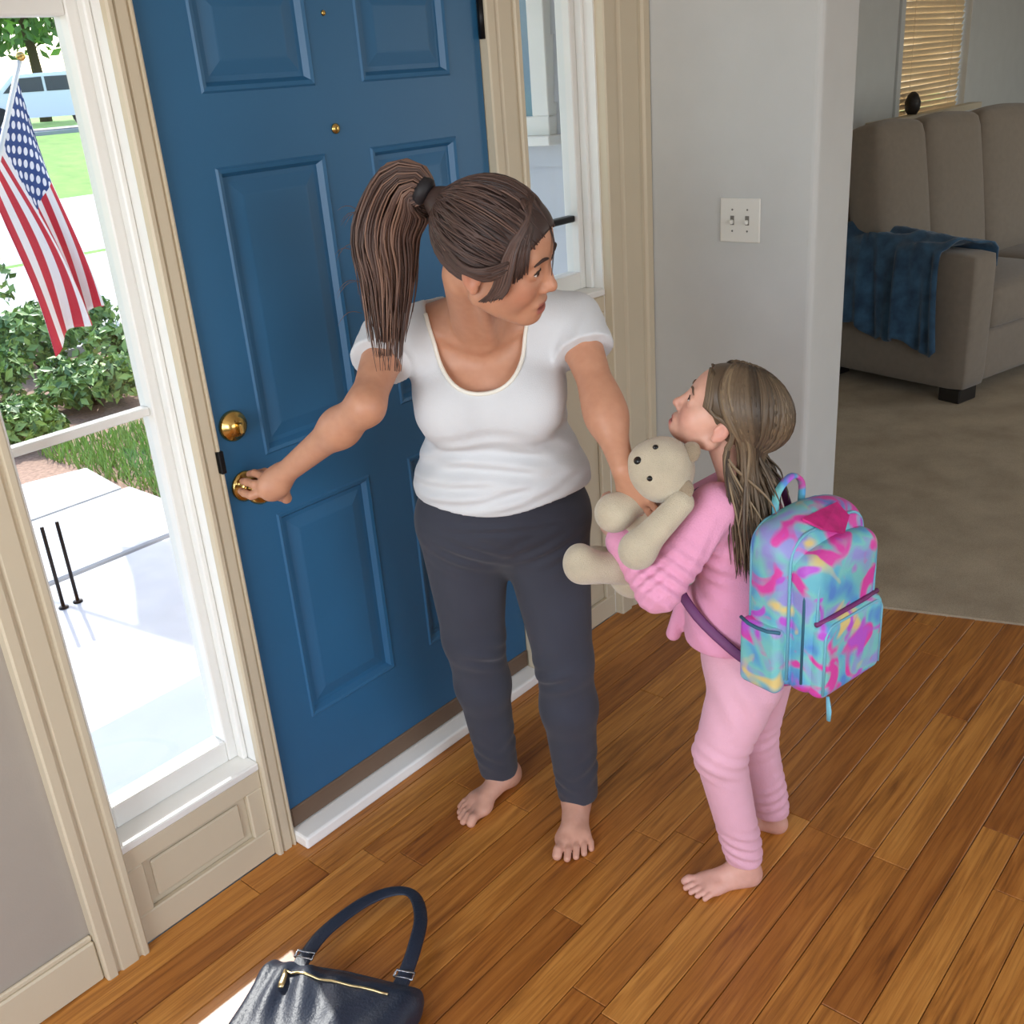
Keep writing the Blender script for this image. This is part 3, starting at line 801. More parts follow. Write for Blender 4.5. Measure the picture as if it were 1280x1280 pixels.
# ------------------------------------------------------------------ sofa in the living room
M['sofa'] = plain('sofa_fabric', srgb(132, 120, 106), 0.9, var=0.05, scale=30, bump=0.25, bscale=350, sheen=0.2)
M['sofa_leg'] = plain('sofa_leg_dark', srgb(30, 26, 24), 0.4)
sofa = empty('sofa', (4.07, -0.23, 0.008), math.radians(-14)); tag(sofa, 'long grey-brown fabric sofa with square arms under the window', 'sofa')
def cushion(name, a, b, mat, parent, puff=0.03, bev=0.05, tilt=0.0, n=10):
    """rounded box bulging in the middle of every side"""
    a = np.array(a); b = np.array(b); c = (a + b) / 2; h = (b - a) / 2
    bm = bmesh.new(); add_box(bm, a - c, b - c)
    bmesh.ops.subdivide_edges(bm, edges=bm.edges[:], cuts=n, use_grid_fill=True)
    for v in bm.verts:
        p = np.array(v.co); q = np.clip(p, -(h - bev), h - bev); d = p - q; L = np.linalg.norm(d)
        if L > 1e-9: p = q + d / L * bev
        t = p / h
        bulge = puff * np.array([math.copysign(max(0, 1 - t[(i + 1) % 3] ** 2) * max(0, 1 - t[(i + 2) % 3] ** 2) * (abs(t[i]) ** 3), t[i]) for i in range(3)])
        v.co = Vector(p + bulge)
    o = link(name, bm_mesh(bm, name, True), mat, parent); o.location = c; o.rotation_euler = (tilt, 0, 0)
    return o
W3 = 2.9
cushion('base', (0.02, 0.03, 0.075), (W3, 0.95, 0.34), M['sofa'], sofa, 0, 0.02)
cushion('arm', (0.0, 0.0, 0.07), (0.21, 0.95, 0.745), M['sofa'], sofa, 0.008, 0.03)
cushion('arm', (W3 - .02, 0.0, 0.07), (W3 + .19, 0.95, 0.745), M['sofa'], sofa, 0.008, 0.03)
cushion('back_frame', (0.03, 0.78, 0.3), (W3, 1.0, 1.24), M['sofa'], sofa, 0.0, 0.04)
for x0, x1 in ((0.215, 1.03), (1.035, 1.95), (1.955, W3 - .025)): cushion('seat_cushion', (x0, 0.02, 0.335), (x1, 0.68, 0.555), M['sofa'], sofa, 0.02, 0.04)
for k, (x0, x1) in enumerate(((0.06, 0.49), (0.495, 1.0), (1.005, 1.6), (1.605, 2.2), (2.205, 2.86))):
    cushion('back_cushion', (x0, 0.58, 0.54), (x1, 0.80, 1.32), M['sofa'], sofa, 0.03, 0.05, math.radians(-9))
for x, y in ((0.02, .02), (0.02, .8), (W3 - .02, .02), (W3 - .02, .8)): box('leg', (x, y, 0), (x + .15, y + .12, .075), M['sofa_leg'], sofa, 0.006)

# blanket over the near arm
def blanket_mat():
    nn = N('blanket_blue'); co = nn.n('ShaderNodeTexCoord')
    a = nn.n('ShaderNodeTexNoise', Scale=14.0, Detail=5.0); w = nn.n('ShaderNodeTexNoise', Scale=260.0, Detail=2.0)
    nn.l(co.outputs['Object'], a.inputs['Vector']); nn.l(co.outputs['Object'], w.inputs['Vector'])
    nn.l(ramp(nn, a.outputs['Fac'], [(.3, srgb(34, 60, 84)), (.7, srgb(62, 100, 130))]), nn.b.inputs['Base Color'])
    nn.set(Roughness=.95); nn.b.inputs['Sheen Weight'].default_value = .3
    bp = nn.n('ShaderNodeBump', Strength=.4, Distance=.004); nn.l(w.outputs['Fac'], bp.inputs['Height']); nn.l(bp.outputs['Normal'], nn.b.inputs['Normal'])
    return nn.m
M['blanket'] = blanket_mat()
bl = empty('blanket', (4.07, -0.23, 0.008), math.radians(-14)); tag(bl, 'dark blue throw blanket draped over the near sofa arm', 'blanket')
V, F = [], []; nA, nS = 60, 46
for i in range(nA):
    t = i / (nA - 1); y = 0.16 + t * 0.80
    hang = 0.44 + 0.05 * math.sin(4 * t + 1) + 0.025 * math.sin(17 * t) + .015 * math.sin(41 * t)      # how far it hangs down outside
    inside = 0.10 + 0.05 * math.sin(3 * t)
    for j in range(nS):
        s = j / (nS - 1) * (hang + 0.25 + inside)
        f = 0.6 * math.sin(23 * t + 1.2 * math.sin(6 * t) + 1.5 * s) + 0.35 * math.sin(44 * t + 2 - 2 * s) + .2 * math.sin(71 * t)
        if s < hang:       # outer hanging part, from the hem upwards
            d = (hang - s) / hang
            x = -0.016 - (0.046 + 0.048 * f) * d ** 0.5; z = 0.76 - (hang - s); yy = y - 0.05 * d * (1 - t) + 0.012 * f
        elif s < hang + 0.25:
            u = (s - hang) / 0.25
            x = -0.016 + u * 0.245; z = 0.762 + 0.022 * math.sin(math.pi * u) + 0.016 * f * math.sin(math.pi * min(1, u * 1.2)) + (0.02 + .05 * t) * math.sin(9 * t + 5 * u) ** 2 + .05 * t * t; yy = y - 0.13 * u * (1 - t) ** 2
        else:
            u = s - hang - 0.25
            x = 0.232 + 0.01 * f + .012; z = 0.76 - u; yy = y - 0.13 * (1 - t) ** 2
        V.append((x, yy, z))
for i in range(nA - 1):
    for j in range(nS - 1): F.append((i * nS + j, (i + 1) * nS + j, (i + 1) * nS + j + 1, i * nS + j + 1))
c = pymesh('cloth', V, F, M['blanket'], bl)
sol = c.modifiers.new('thickness', 'SOLIDIFY'); sol.thickness = 0.009; sol.offset = 1

# small dark thing standing on the window sill behind the sofa back
M['sill_thing'] = plain('dark_ornament', srgb(40, 34, 30), 0.5)
orn = lathe('ornament', [(.03, 0), (.05, .03), (.055, .08), (.035, .13), (.012, .15)], (0, 0, 0), (0, 0, 1), M['sill_thing'], None, 14)
orn.location = (6.62, 1.085, 1.248); tag(orn, 'small dark ornament standing at the blinds behind the sofa', 'ornament')
sh = box('window_shelf', (5.9, 1.02, 1.205), (7.9, 1.12, 1.248), M['trim'], None, 0.004); tag(sh, 'pale ledge below the blinds behind the sofa', 'ledge', kind='structure')

# ------------------------------------------------------------------ handbag on the floor
M['leather'] = plain('bag_leather', srgb(36, 44, 60), 0.46, var=0.12, scale=12, bump=0.3, bscale=180)
M['gold'] = plain('zip_gold', srgb(212, 188, 140), 0.3, 1.0)
M['silver'] = plain('buckle_metal', srgb(170, 172, 178), 0.25, 1.0)
ua = math.atan2(-0.307, 0.134)
bag = empty('handbag', (-0.292, -0.315, 0.0), ua); tag(bag, 'dark navy leather handbag lying on the wood floor', 'handbag')
# local x runs along the opening, local -y ... body side, +y strap side
S = SDF([(-.04, .40, .004)], [(-.33, .03, .004)], [(-.01, .115, .004)])
S.add(SDF.rbox((.168, -.15, .040), (.172, .135, .038), .03), .01)
S.add(SDF.rbox((.168, -.03, .034), (.170, .032, .020), .014), .03)
S.fold((.10, -.10, .08), (.09, .10, .08), (1, .35, 0), .075, .006); S.fold((.26, -.14, .08), (.08, .10, .08), (1, -.5, 0), .085, .005); S.fold((.04, -.06, .06), (.05, .08, .05), (1, .1, 0), .05, .006)
S.cut((0, 0, .002), (0, 0, -1))
me, VB = S.mesh('bag_body', 2)
link('bag_body', me, M['leather'], bag)
tube('top_seam', [(.005, -.001, .035), (.09, .001, .047), (.17, .002, .050), (.25, .001, .047), (.333, -.001, .034)], .0035, M['leather'], bag, 6)
zq = [(x, -.046 - .02 * (x - .05), top_at(VB, x, -.046 - .02 * (x - .05)) + .0015) for x in np.linspace(.055, .285, 16)]
zp = tube('zipper', zq, .0030, M['gold'], bag, 6); zp['label'] = 'gold zipper'
pl = tube('zipper_pull', [(x, y, top_at(VB, x, y) + .004) for x, y in ((.058, -.046), (.063, -.060), (.066, -.076), (.068, -.086))], [.003, .006, .007, .006], M['gold'], zp, 8, 0.4)
st_pts = spline([(.062, -.015, .050), (.064, .02, .052), (.075, .09, .054), (.115, .19, .046), (.165, .245, .040), (.215, .245, .040), (.262, .175, .052), (.282, .09, .056), (.288, .02, .052), (.288, -.015, .05)], 44)
ts = tube('strap', st_pts, [.015] * 44, M['leather'], bag, 8, 0.2, up=(0.25, 0.1, 1)); ts['label'] = 'looped leather strap'
for x, sgn in ((.063, 1), (.288, -1)):
    V, F = [], []
    tube_into(V, F, [(x - .020, .012, .055), (x + .020, .012, .055), (x + .020, .028, .056), (x - .020, .028, .056), (x - .020, .0121, .055)], .0028, 6, True)
    pymesh('buckle', V, F, M['silver'], bag)
    box('strap_tab', (x - .016, -.03, .046), (x + .016, .018, .057), M['leather'], bag, .003)
# ------------------------------------------------------------------ people: materials and building blocks
def skin_mat(name):
    nn = N(name); at = nn.n('ShaderNodeAttribute'); at.attribute_name = 'tint'
    co = nn.n('ShaderNodeTexCoord'); no = nn.n('ShaderNodeTexNoise', Scale=55.0, Detail=4.0); nn.l(co.outputs['Object'], no.inputs['Vector'])
    mx = nn.n('ShaderNodeMix', data_type='RGBA', blend_type='MULTIPLY'); mx.inputs[0].default_value = 1.0
    nn.l(at.outputs['Color'], mx.inputs[6]); nn.l(ramp(nn, no.outputs['Fac'], [(.3, (.92, .88, .87, 1)), (.7, (1, 1, 1, 1))]), mx.inputs[7])
    nn.l(mx.outputs[2], nn.b.inputs['Base Color'])
    nn.set(Roughness=0.5)
    nn.b.inputs['Subsurface Weight'].default_value = 0.12
    nn.b.inputs['Subsurface Radius'].default_value = (0.012, 0.005, 0.003)
    nn.b.inputs['Subsurface Scale'].default_value = 1.0
    return nn.m
def hair_mat(name, c0, c1, c2):
    nn = N(name); at = nn.n('ShaderNodeAttribute'); at.attribute_name = 'tone'
    nn.l(ramp(nn, at.outputs['Fac'], [(0, c0), (.55, c1), (1, c2)]), nn.b.inputs['Base Color'])
    nn.set(Roughness=0.42); nn.b.inputs['Specular IOR Level'].default_value = 0.35
    return nn.m
def cloth(name, c, rough=.85, var=.05, bs=420, bump=.18, sheen=.15): return plain(name, c, rough, var=var, scale=9, bump=bump, bscale=bs, sheen=sheen)
M['skin'] = skin_mat('skin'); 
M['hair_w'] = hair_mat('hair_dark_brown', srgb(52, 40, 38), srgb(94, 72, 64), srgb(150, 116, 98))
M['hair_g'] = hair_mat('hair_light_brown', srgb(56, 46, 38), srgb(110, 92, 72), srgb(168, 146, 114))
M['tee'] = cloth('tee_white', srgb(214, 215, 217), var=.015)
M['tee_rib'] = cloth('tee_binding', srgb(238, 234, 222), var=.01)
M['trousers'] = cloth('trousers_charcoal', srgb(52, 54, 66), var=.08, bump=.12)
M['pink'] = cloth('pink_knit', srgb(234, 160, 192), var=.05, bs=260, bump=.3)
M['pink_dark'] = cloth('pink_edge', srgb(216, 112, 170), var=.05)
M['eye_white'] = plain('eye_white', srgb(232, 226, 220), 0.15, var=.02)
M['iris'] = plain('iris_brown', srgb(70, 46, 30), 0.1, var=.2, scale=200)
M['pupil'] = plain('pupil', srgb(10, 8, 8), 0.08)
M['brow_w'] = plain('brow_dark', srgb(58, 40, 34), 0.8)
M['brow_g'] = plain('brow_brown', srgb(104, 82, 66), 0.8)
M['mouth_in'] = plain('mouth_inside', srgb(74, 26, 26), 0.5)
M['hair_tie'] = plain('hair_tie', srgb(24, 20, 24), 0.6)

rc, ell, rbx = SDF.rc, SDF.ell, SDF.rbox
def vec(*a): return np.array(a, float)
def unit(v): v = np.asarray(v, float); return v / np.linalg.norm(v)

class Head:
    """head frame: forward, left of the person, up; metres at adult size, scaled"""
    def __init__(s, C, f, l, u, sc): s.C, s.f, s.l, s.u, s.sc = map(np.asarray, (C, f, l, u, sc)); s.A = np.array([f, l, u]); s.k = float(sc)
    def p(s, f, l, u): return s.C + s.k * (f * s.f + l * s.l + u * s.u)
    def inv(s, V): return ((V - s.C) @ s.A.T) / s.k
    def ell(s, c, r): return ell(s.p(*c), np.array(r) * s.k, s.A)
    def rc(s, a, b, ra, rb=None): return rc(s.p(*a), s.p(*b), ra * s.k, (ra if rb is None else rb) * s.k)

def sculpt_head(S, H, child=False, mouth_open=0.0045):
    k = H.k
    fw_ = 0.93 if child else 1.0
    S.add(H.ell((-.006, 0, .028), (.094, .074, .080)), .01 * k)
    S.add(H.ell((.030, 0, -.022), (.060, .060, .078)), .03 * k)
    S.add(H.ell((.044, 0, .040), (.045, .058, .045)), .02 * k)
    ch = 0.010 if child else 0.0
    for s in (-1, 1):
        S.add(H.rc((.000, s * .050, -.055), (.060, s * .016, -.090 + ch), .019, .017), .025 * k)
        S.add(H.ell((.052, s * (.034 + ch * .3), -.034), (.031, .026 + ch * .4, .030 + ch * .3)), .022 * k)
    S.add(H.ell((.071, 0, -.092 + ch), (.018, .019, .016)), .02 * k)
    S.add(H.rc((.074, -.034, .018), (.074, .034, .018), .0135), .016 * k)
    for s in (-1, 1): S.sub(H.ell((.094, s * .032, -.001), (.019, .0185, .0125)), .014 * k)
    S.add(H.rc((.084, 0, .010), (.1005, 0, -.030), .0075, .0095), .010 * k)
    S.add(H.ell((.102, 0, -.034), (.011, .0105, .0095)), .006 * k)
    for s in (-1, 1):
        S.add(H.ell((.092, s * .0115, -.038), (.010, .0075, .0075)), .006 * k)
        S.sub(H.ell((.097, s * .0065, -.0445), (.006, .0032, .0035)), .002 * k)
        # eyelids: a shell around the eyeball with an almond opening
        S.add(H.ell((.0775, s * .032, .000), (.0142, .0165, .0135)), .006 * k)
        S.sub(H.ell((.0915, s * .0325, -.0005), (.0125, .0130, .0046)), .0015 * k)
    S.add(H.ell((.075, 0, -.068), (.019, .027, .020)), .014 * k)
    S.add(H.ell((.0875, 0, -.0640), (.0085, .022, .0048)), .006 * k)
    S.add(H.ell((.0858, 0, -.0770 - mouth_open * .6), (.0085, .019, .0056)), .006 * k)
    S.sub(H.ell((.0960, 0, -.0700 - mouth_open * .3), (.014, .0185, .0016 + mouth_open * .7)), .002 * k)
    for s in (-1, 1):
        S.add(H.ell((-.008, s * .0760, -.012), (.0165, .0080, .0255)), .005 * k)
        S.sub(H.ell((-.003, s * .0850, -.009), (.0095, .0060, .0155)), .003 * k)
        S.add(H.ell((-.003, s * .077, -.034), (.0075, .0055, .009)), .005 * k)
        S.add(H.ell((.006, s * .0755, -.014), (.004, .006, .007)), .003 * k)

def face_tint(H, V, base, lip, blush, nose_red=0.25):
    c = np.tile(np.array(base[:3]), (len(V), 1)); q = H.inv(V)
    def blend(col, w): c[:] = c * (1 - w[:, None]) + np.array(col[:3]) * w[:, None]
    for s in (-1, 1):
        blend(blush, .55 * np.exp(-(((q[:, 0] - .062) / .03) ** 2 + ((q[:, 1] - s * .042) / .024) ** 2 + ((q[:, 2] + .035) / .024) ** 2)))
        blend(blush, .5 * np.exp(-(((q[:, 0] + .008) / .03) ** 2 + ((q[:, 1] - s * .085) / .012) ** 2 + ((q[:, 2] + .014) / .03) ** 2)))
    blend(blush, nose_red * np.exp(-(((q[:, 0] - .105) / .015) ** 2 + (q[:, 1] / .014) ** 2 + ((q[:, 2] + .034) / .014) ** 2)))
    w = ((q[:, 0] > .080) & (np.abs(q[:, 1]) < .0225)).astype(float) * np.clip((.0115 - np.abs(q[:, 2] + .0715)) / .003, 0, 1) * np.clip((.0215 - np.abs(q[:, 1])) / .004, 0, 1)
    blend(lip, .85 * w)
    w = np.exp(-(((q[:, 0] - .082) / .006) ** 2 + (q[:, 1] / .016) ** 2 + ((q[:, 2] + .0715) / .0030) ** 2))
    blend(srgb(60, 22, 22), np.clip(1.6 * w, 0, 1))
    return c

def eyes_and_brows(H, parent, look, browmat, V, iris=M['iris']):
    k = H.k; look = unit(look); q_ = H.inv(V); q_ = q_[(q_[:, 0] > .03) & (np.abs(q_[:, 1]) < .07) & (np.abs(q_[:, 2]) < .05)]
    def sf(l, u, e): return H.p(top_at(q_, l, u, .0025, 0) + e, l, u)
    for s in (-1, 1):
        c = (.0775, s * .032, 0); P = H.p(*c); r = .0122 * k
        prof = [(max(1e-4, r * math.sin(a)), r * math.cos(a)) for a in np.linspace(0.001, math.pi - .001, 16)][::-1]
        e = lathe('eye', prof, P, look, M['eye_white'], parent, 20)
        pr = [(.0058 * k, r * .9), (.0057 * k, r * .9), (.004 * k, r * .985), (.0001, r * 1.012)]
        lathe('iris', pr, P, look, iris, e, 16)
        lathe('pupil', [(.0026 * k, r * .96), (.0024 * k, r * 1.02), (.0001, r * 1.03)], P, look, M['pupil'], e, 12)
        pts = [sf(s * l, u, .0008) for l, u in ((.012, .0185), (.018, .0205), (.024, .0218), (.030, .0224), (.036, .0218), (.042, .0196), (.047, .0160))]
        tube('eyebrow', pts, [.0016 * k, .0026 * k, .0030 * k, .0030 * k, .0026 * k, .0020 * k, .0009 * k], browmat, parent, 6)
        up = [sf(s * (.0322 + w), .0054 * (1 - (w / .0150) ** 2) + .0002, .0006) for w in np.linspace(-.0120, .0135, 9)]
        tube('lash_line', up, [.0007 * k] + [.0014 * k] * 7 + [.0008 * k], M['brow_w'], parent, 5)

def hand(S, wrist, d, n, t, size, curls, thumb=0.5, spread=0.12, k=.004, wr=.026):
    """d: towards the fingertips, n: out of the palm, t: thumb side"""
    d, n, t = unit(d), unit(n), unit(t); w = np.asarray(wrist, float); s = size
    A = np.array([d, t, n])
    S.add(ell(w + d * .020 * s, (.032 * s, .026 * s, .018 * s), A), .012)
    S.add(ell(w + d * .050 * s, (.046 * s, .038 * s, .0150 * s), A), .012)
    S.add(ell(w + d * .040 * s + t * .024 * s + n * .006 * s, (.030 * s, .015 * s, .014 * s), A), .010)
    L = [.95, 1.06, 1.0, .80]
    for i in range(4):
        off = (.0285 - .019 * i) * s; sp = spread * (1.5 - i) / 1.5
        q = w + d * (.083 - .0025 * abs(i - 1.2)) * s + t * off; ang = 0.0; r = (.0092 - .0006 * abs(i - 1)) * s
        S.add(rc(w + d * .05 * s + t * off * .9, q, .011 * s, r * 1.05), .008)
        dd = unit(d + t * sp)
        for j, ln in enumerate((.040, .025, .021)):
            ang += curls[i][j]
            e = q + ln * L[i] * s * (math.cos(ang) * dd + math.sin(ang) * n)
            S.add(rc(q, e, r, r * .92), k); q = e; r *= .92
    b = w + d * .026 * s + t * .026 * s
    d1 = unit(d * .55 + t * .75 + n * (.35 + .3 * thumb)); p1 = b + d1 * .036 * s
    d2 = unit(d * .95 + t * (.35 - .5 * thumb) + n * (.25 + .5 * thumb)); p2 = p1 + d2 * .030 * s
    d3 = unit(d * .95 + t * (.05 - .7 * thumb) + n * (.25 + .6 * thumb)); p3 = p2 + d3 * .024 * s
    S.add(rc(b, p1, .013 * s, .0115 * s), .010); S.add(rc(p1, p2, .0112 * s, .0100 * s), k); S.add(rc(p2, p3, .0100 * s, .0085 * s), k)

def foot(S, heel, toe, ankle, inner, ra, splay=1.0):
    """heel and toe: ground points; inner: direction of the big toe side"""
    heel = vec(heel[0], heel[1], 0); toe = vec(toe[0], toe[1], 0); d = unit(toe - heel); L = np.linalg.norm(toe - heel); s = L / .235
    t = np.asarray(inner, float); t = t - d * (t @ d); t[2] = 0; t = unit(t); z = vec(0, 0, 1); A = np.array([d, t, z])
    S.add(ell(heel + d * .030 * s + z * .029 * s, (.033 * s, .029 * s, .030 * s), A), .012)
    S.add(rc(ankle, heel + d * .050 * s + z * .055 * s, ra, .034 * s), .02)
    S.add(rc(heel + d * .045 * s + z * .050 * s, heel + d * .140 * s + t * .008 * s + z * .030 * s, .034 * s, .022 * s), .025)
    S.add(rc(heel + d * .030 * s - t * .008 * s + z * .022 * s, heel + d * .145 * s - t * .024 * s + z * .018 * s, .022 * s, .0175 * s), .018)
    S.add(ell(heel + d * .165 * s + t * .018 * s + z * .019 * s, (.030 * s, .025 * s, .0185 * s), A), .018)
    S.add(ell(heel + d * .150 * s - t * .020 * s + z * .017 * s, (.032 * s, .022 * s, .0165 * s), A), .016)
    tips = [(.232, .026, .0125), (.234, .004, .0092), (.224, -.014, .0086), (.210, -.030, .0082), (.192, -.044, .0080)]
    for i, (a, b, r) in enumerate(tips):
        base = heel + d * (.178 - .010 * i) * s + t * (b * .80) * s + z * .017 * s
        mid = heel + d * ((a + .178 - .010 * i) / 2 + .004) * s + t * b * .95 * splay * s + z * (r + .008) * s
        tip = heel + d * (a - r) * s + t * b * splay * s + z * r * s
        S.add(rc(base, mid, r * s * 1.1, r * s * .95), .005); S.add(rc(mid, tip, r * s * .95, r * s), .003)
    for s1 in (-1, 1): S.add(ell(np.asarray(ankle) + t * s1 * ra * .85 + z * -.005, (.011 * s, .009 * s, .013 * s), A), .012)
    return s

def locks(name, paths, radii, mat, parent, tones, sides=5, flat=.55, prof=None):
    V, F, T = [], [], []
    for P, r, tn in zip(paths, radii, tones):
        n0 = len(V); m = len(P)
        rr = [r * (prof(i / (m - 1)) if prof else (1 - .75 * (i / (m - 1)) ** 2)) for i in range(m)]
        tube_into(V, F, P, rr, sides, True, flat)
        T += [tn] * (len(V) - n0)
    o = pymesh(name, V, F, mat, parent)
    at = o.data.attributes.new('tone', 'FLOAT', 'POINT'); at.data.foreach_set('value', np.array(T, np.float32))
    return o

def solid_tone(me, val):
    at = me.attributes.new('tone', 'FLOAT', 'POINT'); at.data.foreach_set('value', np.full(len(me.vertices), val, np.float32))

YAW = -0.86455
# ------------------------------------------------------------------ the woman
woman = empty('person', (0.43, -0.45, 0.0), YAW)
tag(woman, 'barefoot woman with brown ponytail in white tee and dark trousers, holding the door knob', 'person')
HW = Head((-.002, -.283, 1.436), (.915, -.317, -.249), (.373, .900, .227), (.152, -.301, .941), 1.05)
gx = [(-.64, -.44, .003), (-.44, -.22, .006), (-.22, .14, .0026), (.14, .30, .0032)]
gy = [(-.43, -.15, .0028), (-.15, .24, .0045)]
gz = [(-.012, .07, .0032), (.07, .86, .006), (.86, 1.06, .0036), (1.06, 1.29, .0048), (1.29, 1.57, .0025)]
shR, elR, wrR = vec(-.232, -.055, 1.245), vec(-.268, -.215, 1.158), vec(-.488, -.075, .978)
shL, elL, wrL = vec(.138, -.030, 1.250), vec(.178, -.160, 1.126), vec(.207, -.268, 1.020)
hipR, knR, anR = vec(-.125, .010, .800), vec(-.129, .030, .510), vec(-.105, .118, .085)
hipL, knL, anL = vec(.052, .000, .800), vec(.078, -.035, .468), vec(.093, .004, .085)
neck0 = vec(-.045, -.085, 1.255); neck1 = HW.p(-.042, 0, -.052)
def torso(S, g=0.0, k=.03):
    S.add(ell((-.036, .008, .830), (.178, .112, .115)), .02, g)
    for x in (-.105, .035): S.add(ell((x, .062, .800), (.085, .080, .085)), k, g)
    S.add(ell((-.032, -.012, .985), (.140, .092, .130)), .05, g)
    S.add(ell((-.040, -.040, 1.125), (.150, .100, .130)), .05, g)
    for x in (-.112, .030): S.add(ell((x, -.118, 1.105), (.064, .052, .060)), .035, g)
    S.add(rc((-.195, -.060, 1.238), (.102, -.040, 1.243), .052), .04, g)
    for e in ((-.185, -.058, 1.262), (.095, -.038, 1.268)): S.add(rc(vec(-.045, -.080, 1.30), vec(*e), .042, .036), .03, g)
S = SDF(gx, gy, gz)
torso(S)
S.add(rc(neck0, neck1, .054, .047), .025)
S.add(rc(neck0 + vec(.02, -.055, -.01), HW.p(.0, -.045, -.055), .010, .012), .016)     # neck tendon on the turned side
for a in (vec(-.052, -.128, 1.238),):
    S.add(rc(a, vec(-.180, -.085, 1.275), .010, .010), .018); S.add(rc(a + vec(.014, 0, 0), vec(.090, -.065, 1.278), .010, .010), .018)
HS = SDF(gx, gy, gz); sculpt_head(HS, HW, mouth_open=.0050); S.merge(HS, .012); del HS
for sh, el, wr in ((shR, elR, wrR), (shL, elL, wrL)):
    S.add(rc(sh, el, .045, .031), .03); m = el + (wr - el) * .28
    S.add(rc(el, m, .031, .0325), .035); S.add(rc(m, wr, .0325, .0225), .04)
for hp, kn, an in ((hipR, knR, anR), (hipL, knL, anL)):
    S.add(rc(hp, kn, .088, .054), .04); m = kn + (an - kn) * .3
    S.add(rc(kn, m, .050, .052), .02); S.add(rc(m, an, .052, .034), .03)
foot(S, (-.060, .155), (-.206, -.022), anR + vec(0, 0, -.01), (1, -.6, 0), .034, 1.0)
foot(S, (.096, .045), (.058, -.178), anL + vec(0, 0, -.01), (-1, 0, 0), .034, 1.15)
# right hand round the knob: fingers reach over its edge towards the door
ax = vec(.7608, -.6490, 0); tx = vec(.6490, .7608, 0); zz = vec(0, 0, 1)
Kc = vec(-.5485, -.0365, .936)
pc = Kc + ax * .045 + zz * .012 + tx * .004
S.add(rc(wrR, pc + ax * .020 + zz * .012, .0255, .027), .02)
S.add(ell(pc + ax * .006 + zz * .010, (.022, .040, .036), np.array([ax, tx, zz])), .012)
for ph, ln in ((62, 1.0), (98, 1.08), (134, 1.03), (168, .88)):
    e = math.cos(math.radians(ph)) * tx + math.sin(math.radians(ph)) * zz
    q = [pc + e * .024 + ax * .004, Kc + ax * .030 + e * .041, Kc + ax * .004 + e * .0415 * ln ** .3, Kc - ax * .016 * ln + e * .036]
    for i in range(3): S.add(rc(q[i], q[i + 1], .0098 - .0006 * i, .0092 - .0006 * i), .004)
e = math.cos(math.radians(-32)) * tx + math.sin(math.radians(-32)) * zz
q = [pc + e * .022 + ax * .012, Kc + ax * .044 + e * .040, Kc + ax * .018 + e * .043, Kc - ax * .004 + e * .039]
for i in range(3): S.add(rc(q[i], q[i + 1], .0118 - .0008 * i, .0110 - .0008 * i), .005)
# left hand taking hold of the toy's arm
hand(S, wrL, (.34, -.10, -.93), (.55, .80, .12), (.75, -.55, .30), .90, [(.25, .5, .5), (.3, .55, .5), (.35, .55, .5), (.4, .5, .5)], thumb=.2)
me, V = S.mesh('body', 1)
tint = face_tint(HW, V, srgb(200, 146, 116), srgb(168, 90, 82), srgb(196, 120, 98))
ft = np.clip((.12 - V[:, 2]) / .06, 0, 1)[:, None] * .5
tint = tint * (1 - ft) + np.array(srgb(226, 176, 158)[:3]) * ft
paint(me, tint)
body = link('body', me, M['skin'], woman)
eyes_and_brows(HW, woman, HW.f * .9 + vec(.15, -.05, -.15), M['brow_w'], V)
del S

# tee
S = SDF([(-.34, .25, .0034)], [(-.24, .18, .0036)], [(.86, 1.36, .0034)])
g = .009
S.add(ell((-.032, -.012, .985), (.146, .098, .150)), .04, g); S.add(ell((-.040, -.040, 1.125), (.150, .100, .130)), .05, g)
for x in (-.112, .030): S.add(ell((x, -.118, 1.105), (.064, .052, .060)), .05, g)
S.add(ell((-.030, -.010, .915), (.182, .130, .105)), .05, g)
S.add(rc((-.195, -.060, 1.238), (.102, -.040, 1.243), .052), .04, g)
for e in ((-.185, -.058, 1.262), (.095, -.038, 1.268)): S.add(rc(vec(-.045, -.080, 1.30), vec(*e), .042, .036), .03, g)
for sh, el, ln in ((shR, elR, .30), (shL, elL, .36)):
    q = sh + (el - sh) * (ln + .06); w = unit(el - sh)
    S.add(SDF.clip(rc(sh, sh + (el - sh) * (ln + .3), .050 + g, .054 + g), q, w), .012)
S.fold((-.03, -.12, .985), (.15, .10, .055), (.15, 0, 1), .042, .0066, bend=.9); S.fold((-.06, -.10, .925), (.15, .10, .035), (-.2, 0, 1), .036, .0055, bend=-.7)
S.fold((.10, -.08, 1.01), (.07, .09, .06), (.6, 0, 1), .040, .004); S.fold((-.17, -.06, 1.0), (.06, .09, .06), (-.6, 0, 1), .040, .003)
S.fold((-.235, -.07, 1.235), (.045, .06, .04), (1, .3, .4), .026, .003); S.fold((.15, -.05, 1.235), (.045, .06, .04), (1, -.3, -.4), .026, .003)
S.fold((-.04, -.15, 1.04), (.10, .08, .03), (0, 0, 1), .04, .003, bend=1.5)
def scoop_f(X, Y, Z):
    t = np.clip((Z - 1.236) / .184, 0, 1)
    return np.maximum(np.sqrt((X + .048) ** 2 + (Z - 1.236 - t * .184) ** 2) - (.086 + .039 * t), Y + .045)
scoop = (scoop_f, vec(-.18, -.30, 1.14), vec(.09, -.04, 1.40))
S.sub(scoop, .002); S.sub(rc(neck0 + vec(0, .02, -.02), neck0 + vec(0, -.03, .2), .080), .006)
X = S.ax[0][:, None, None]; Y = S.ax[1][None, :, None]; Z = S.ax[2][None, None, :]
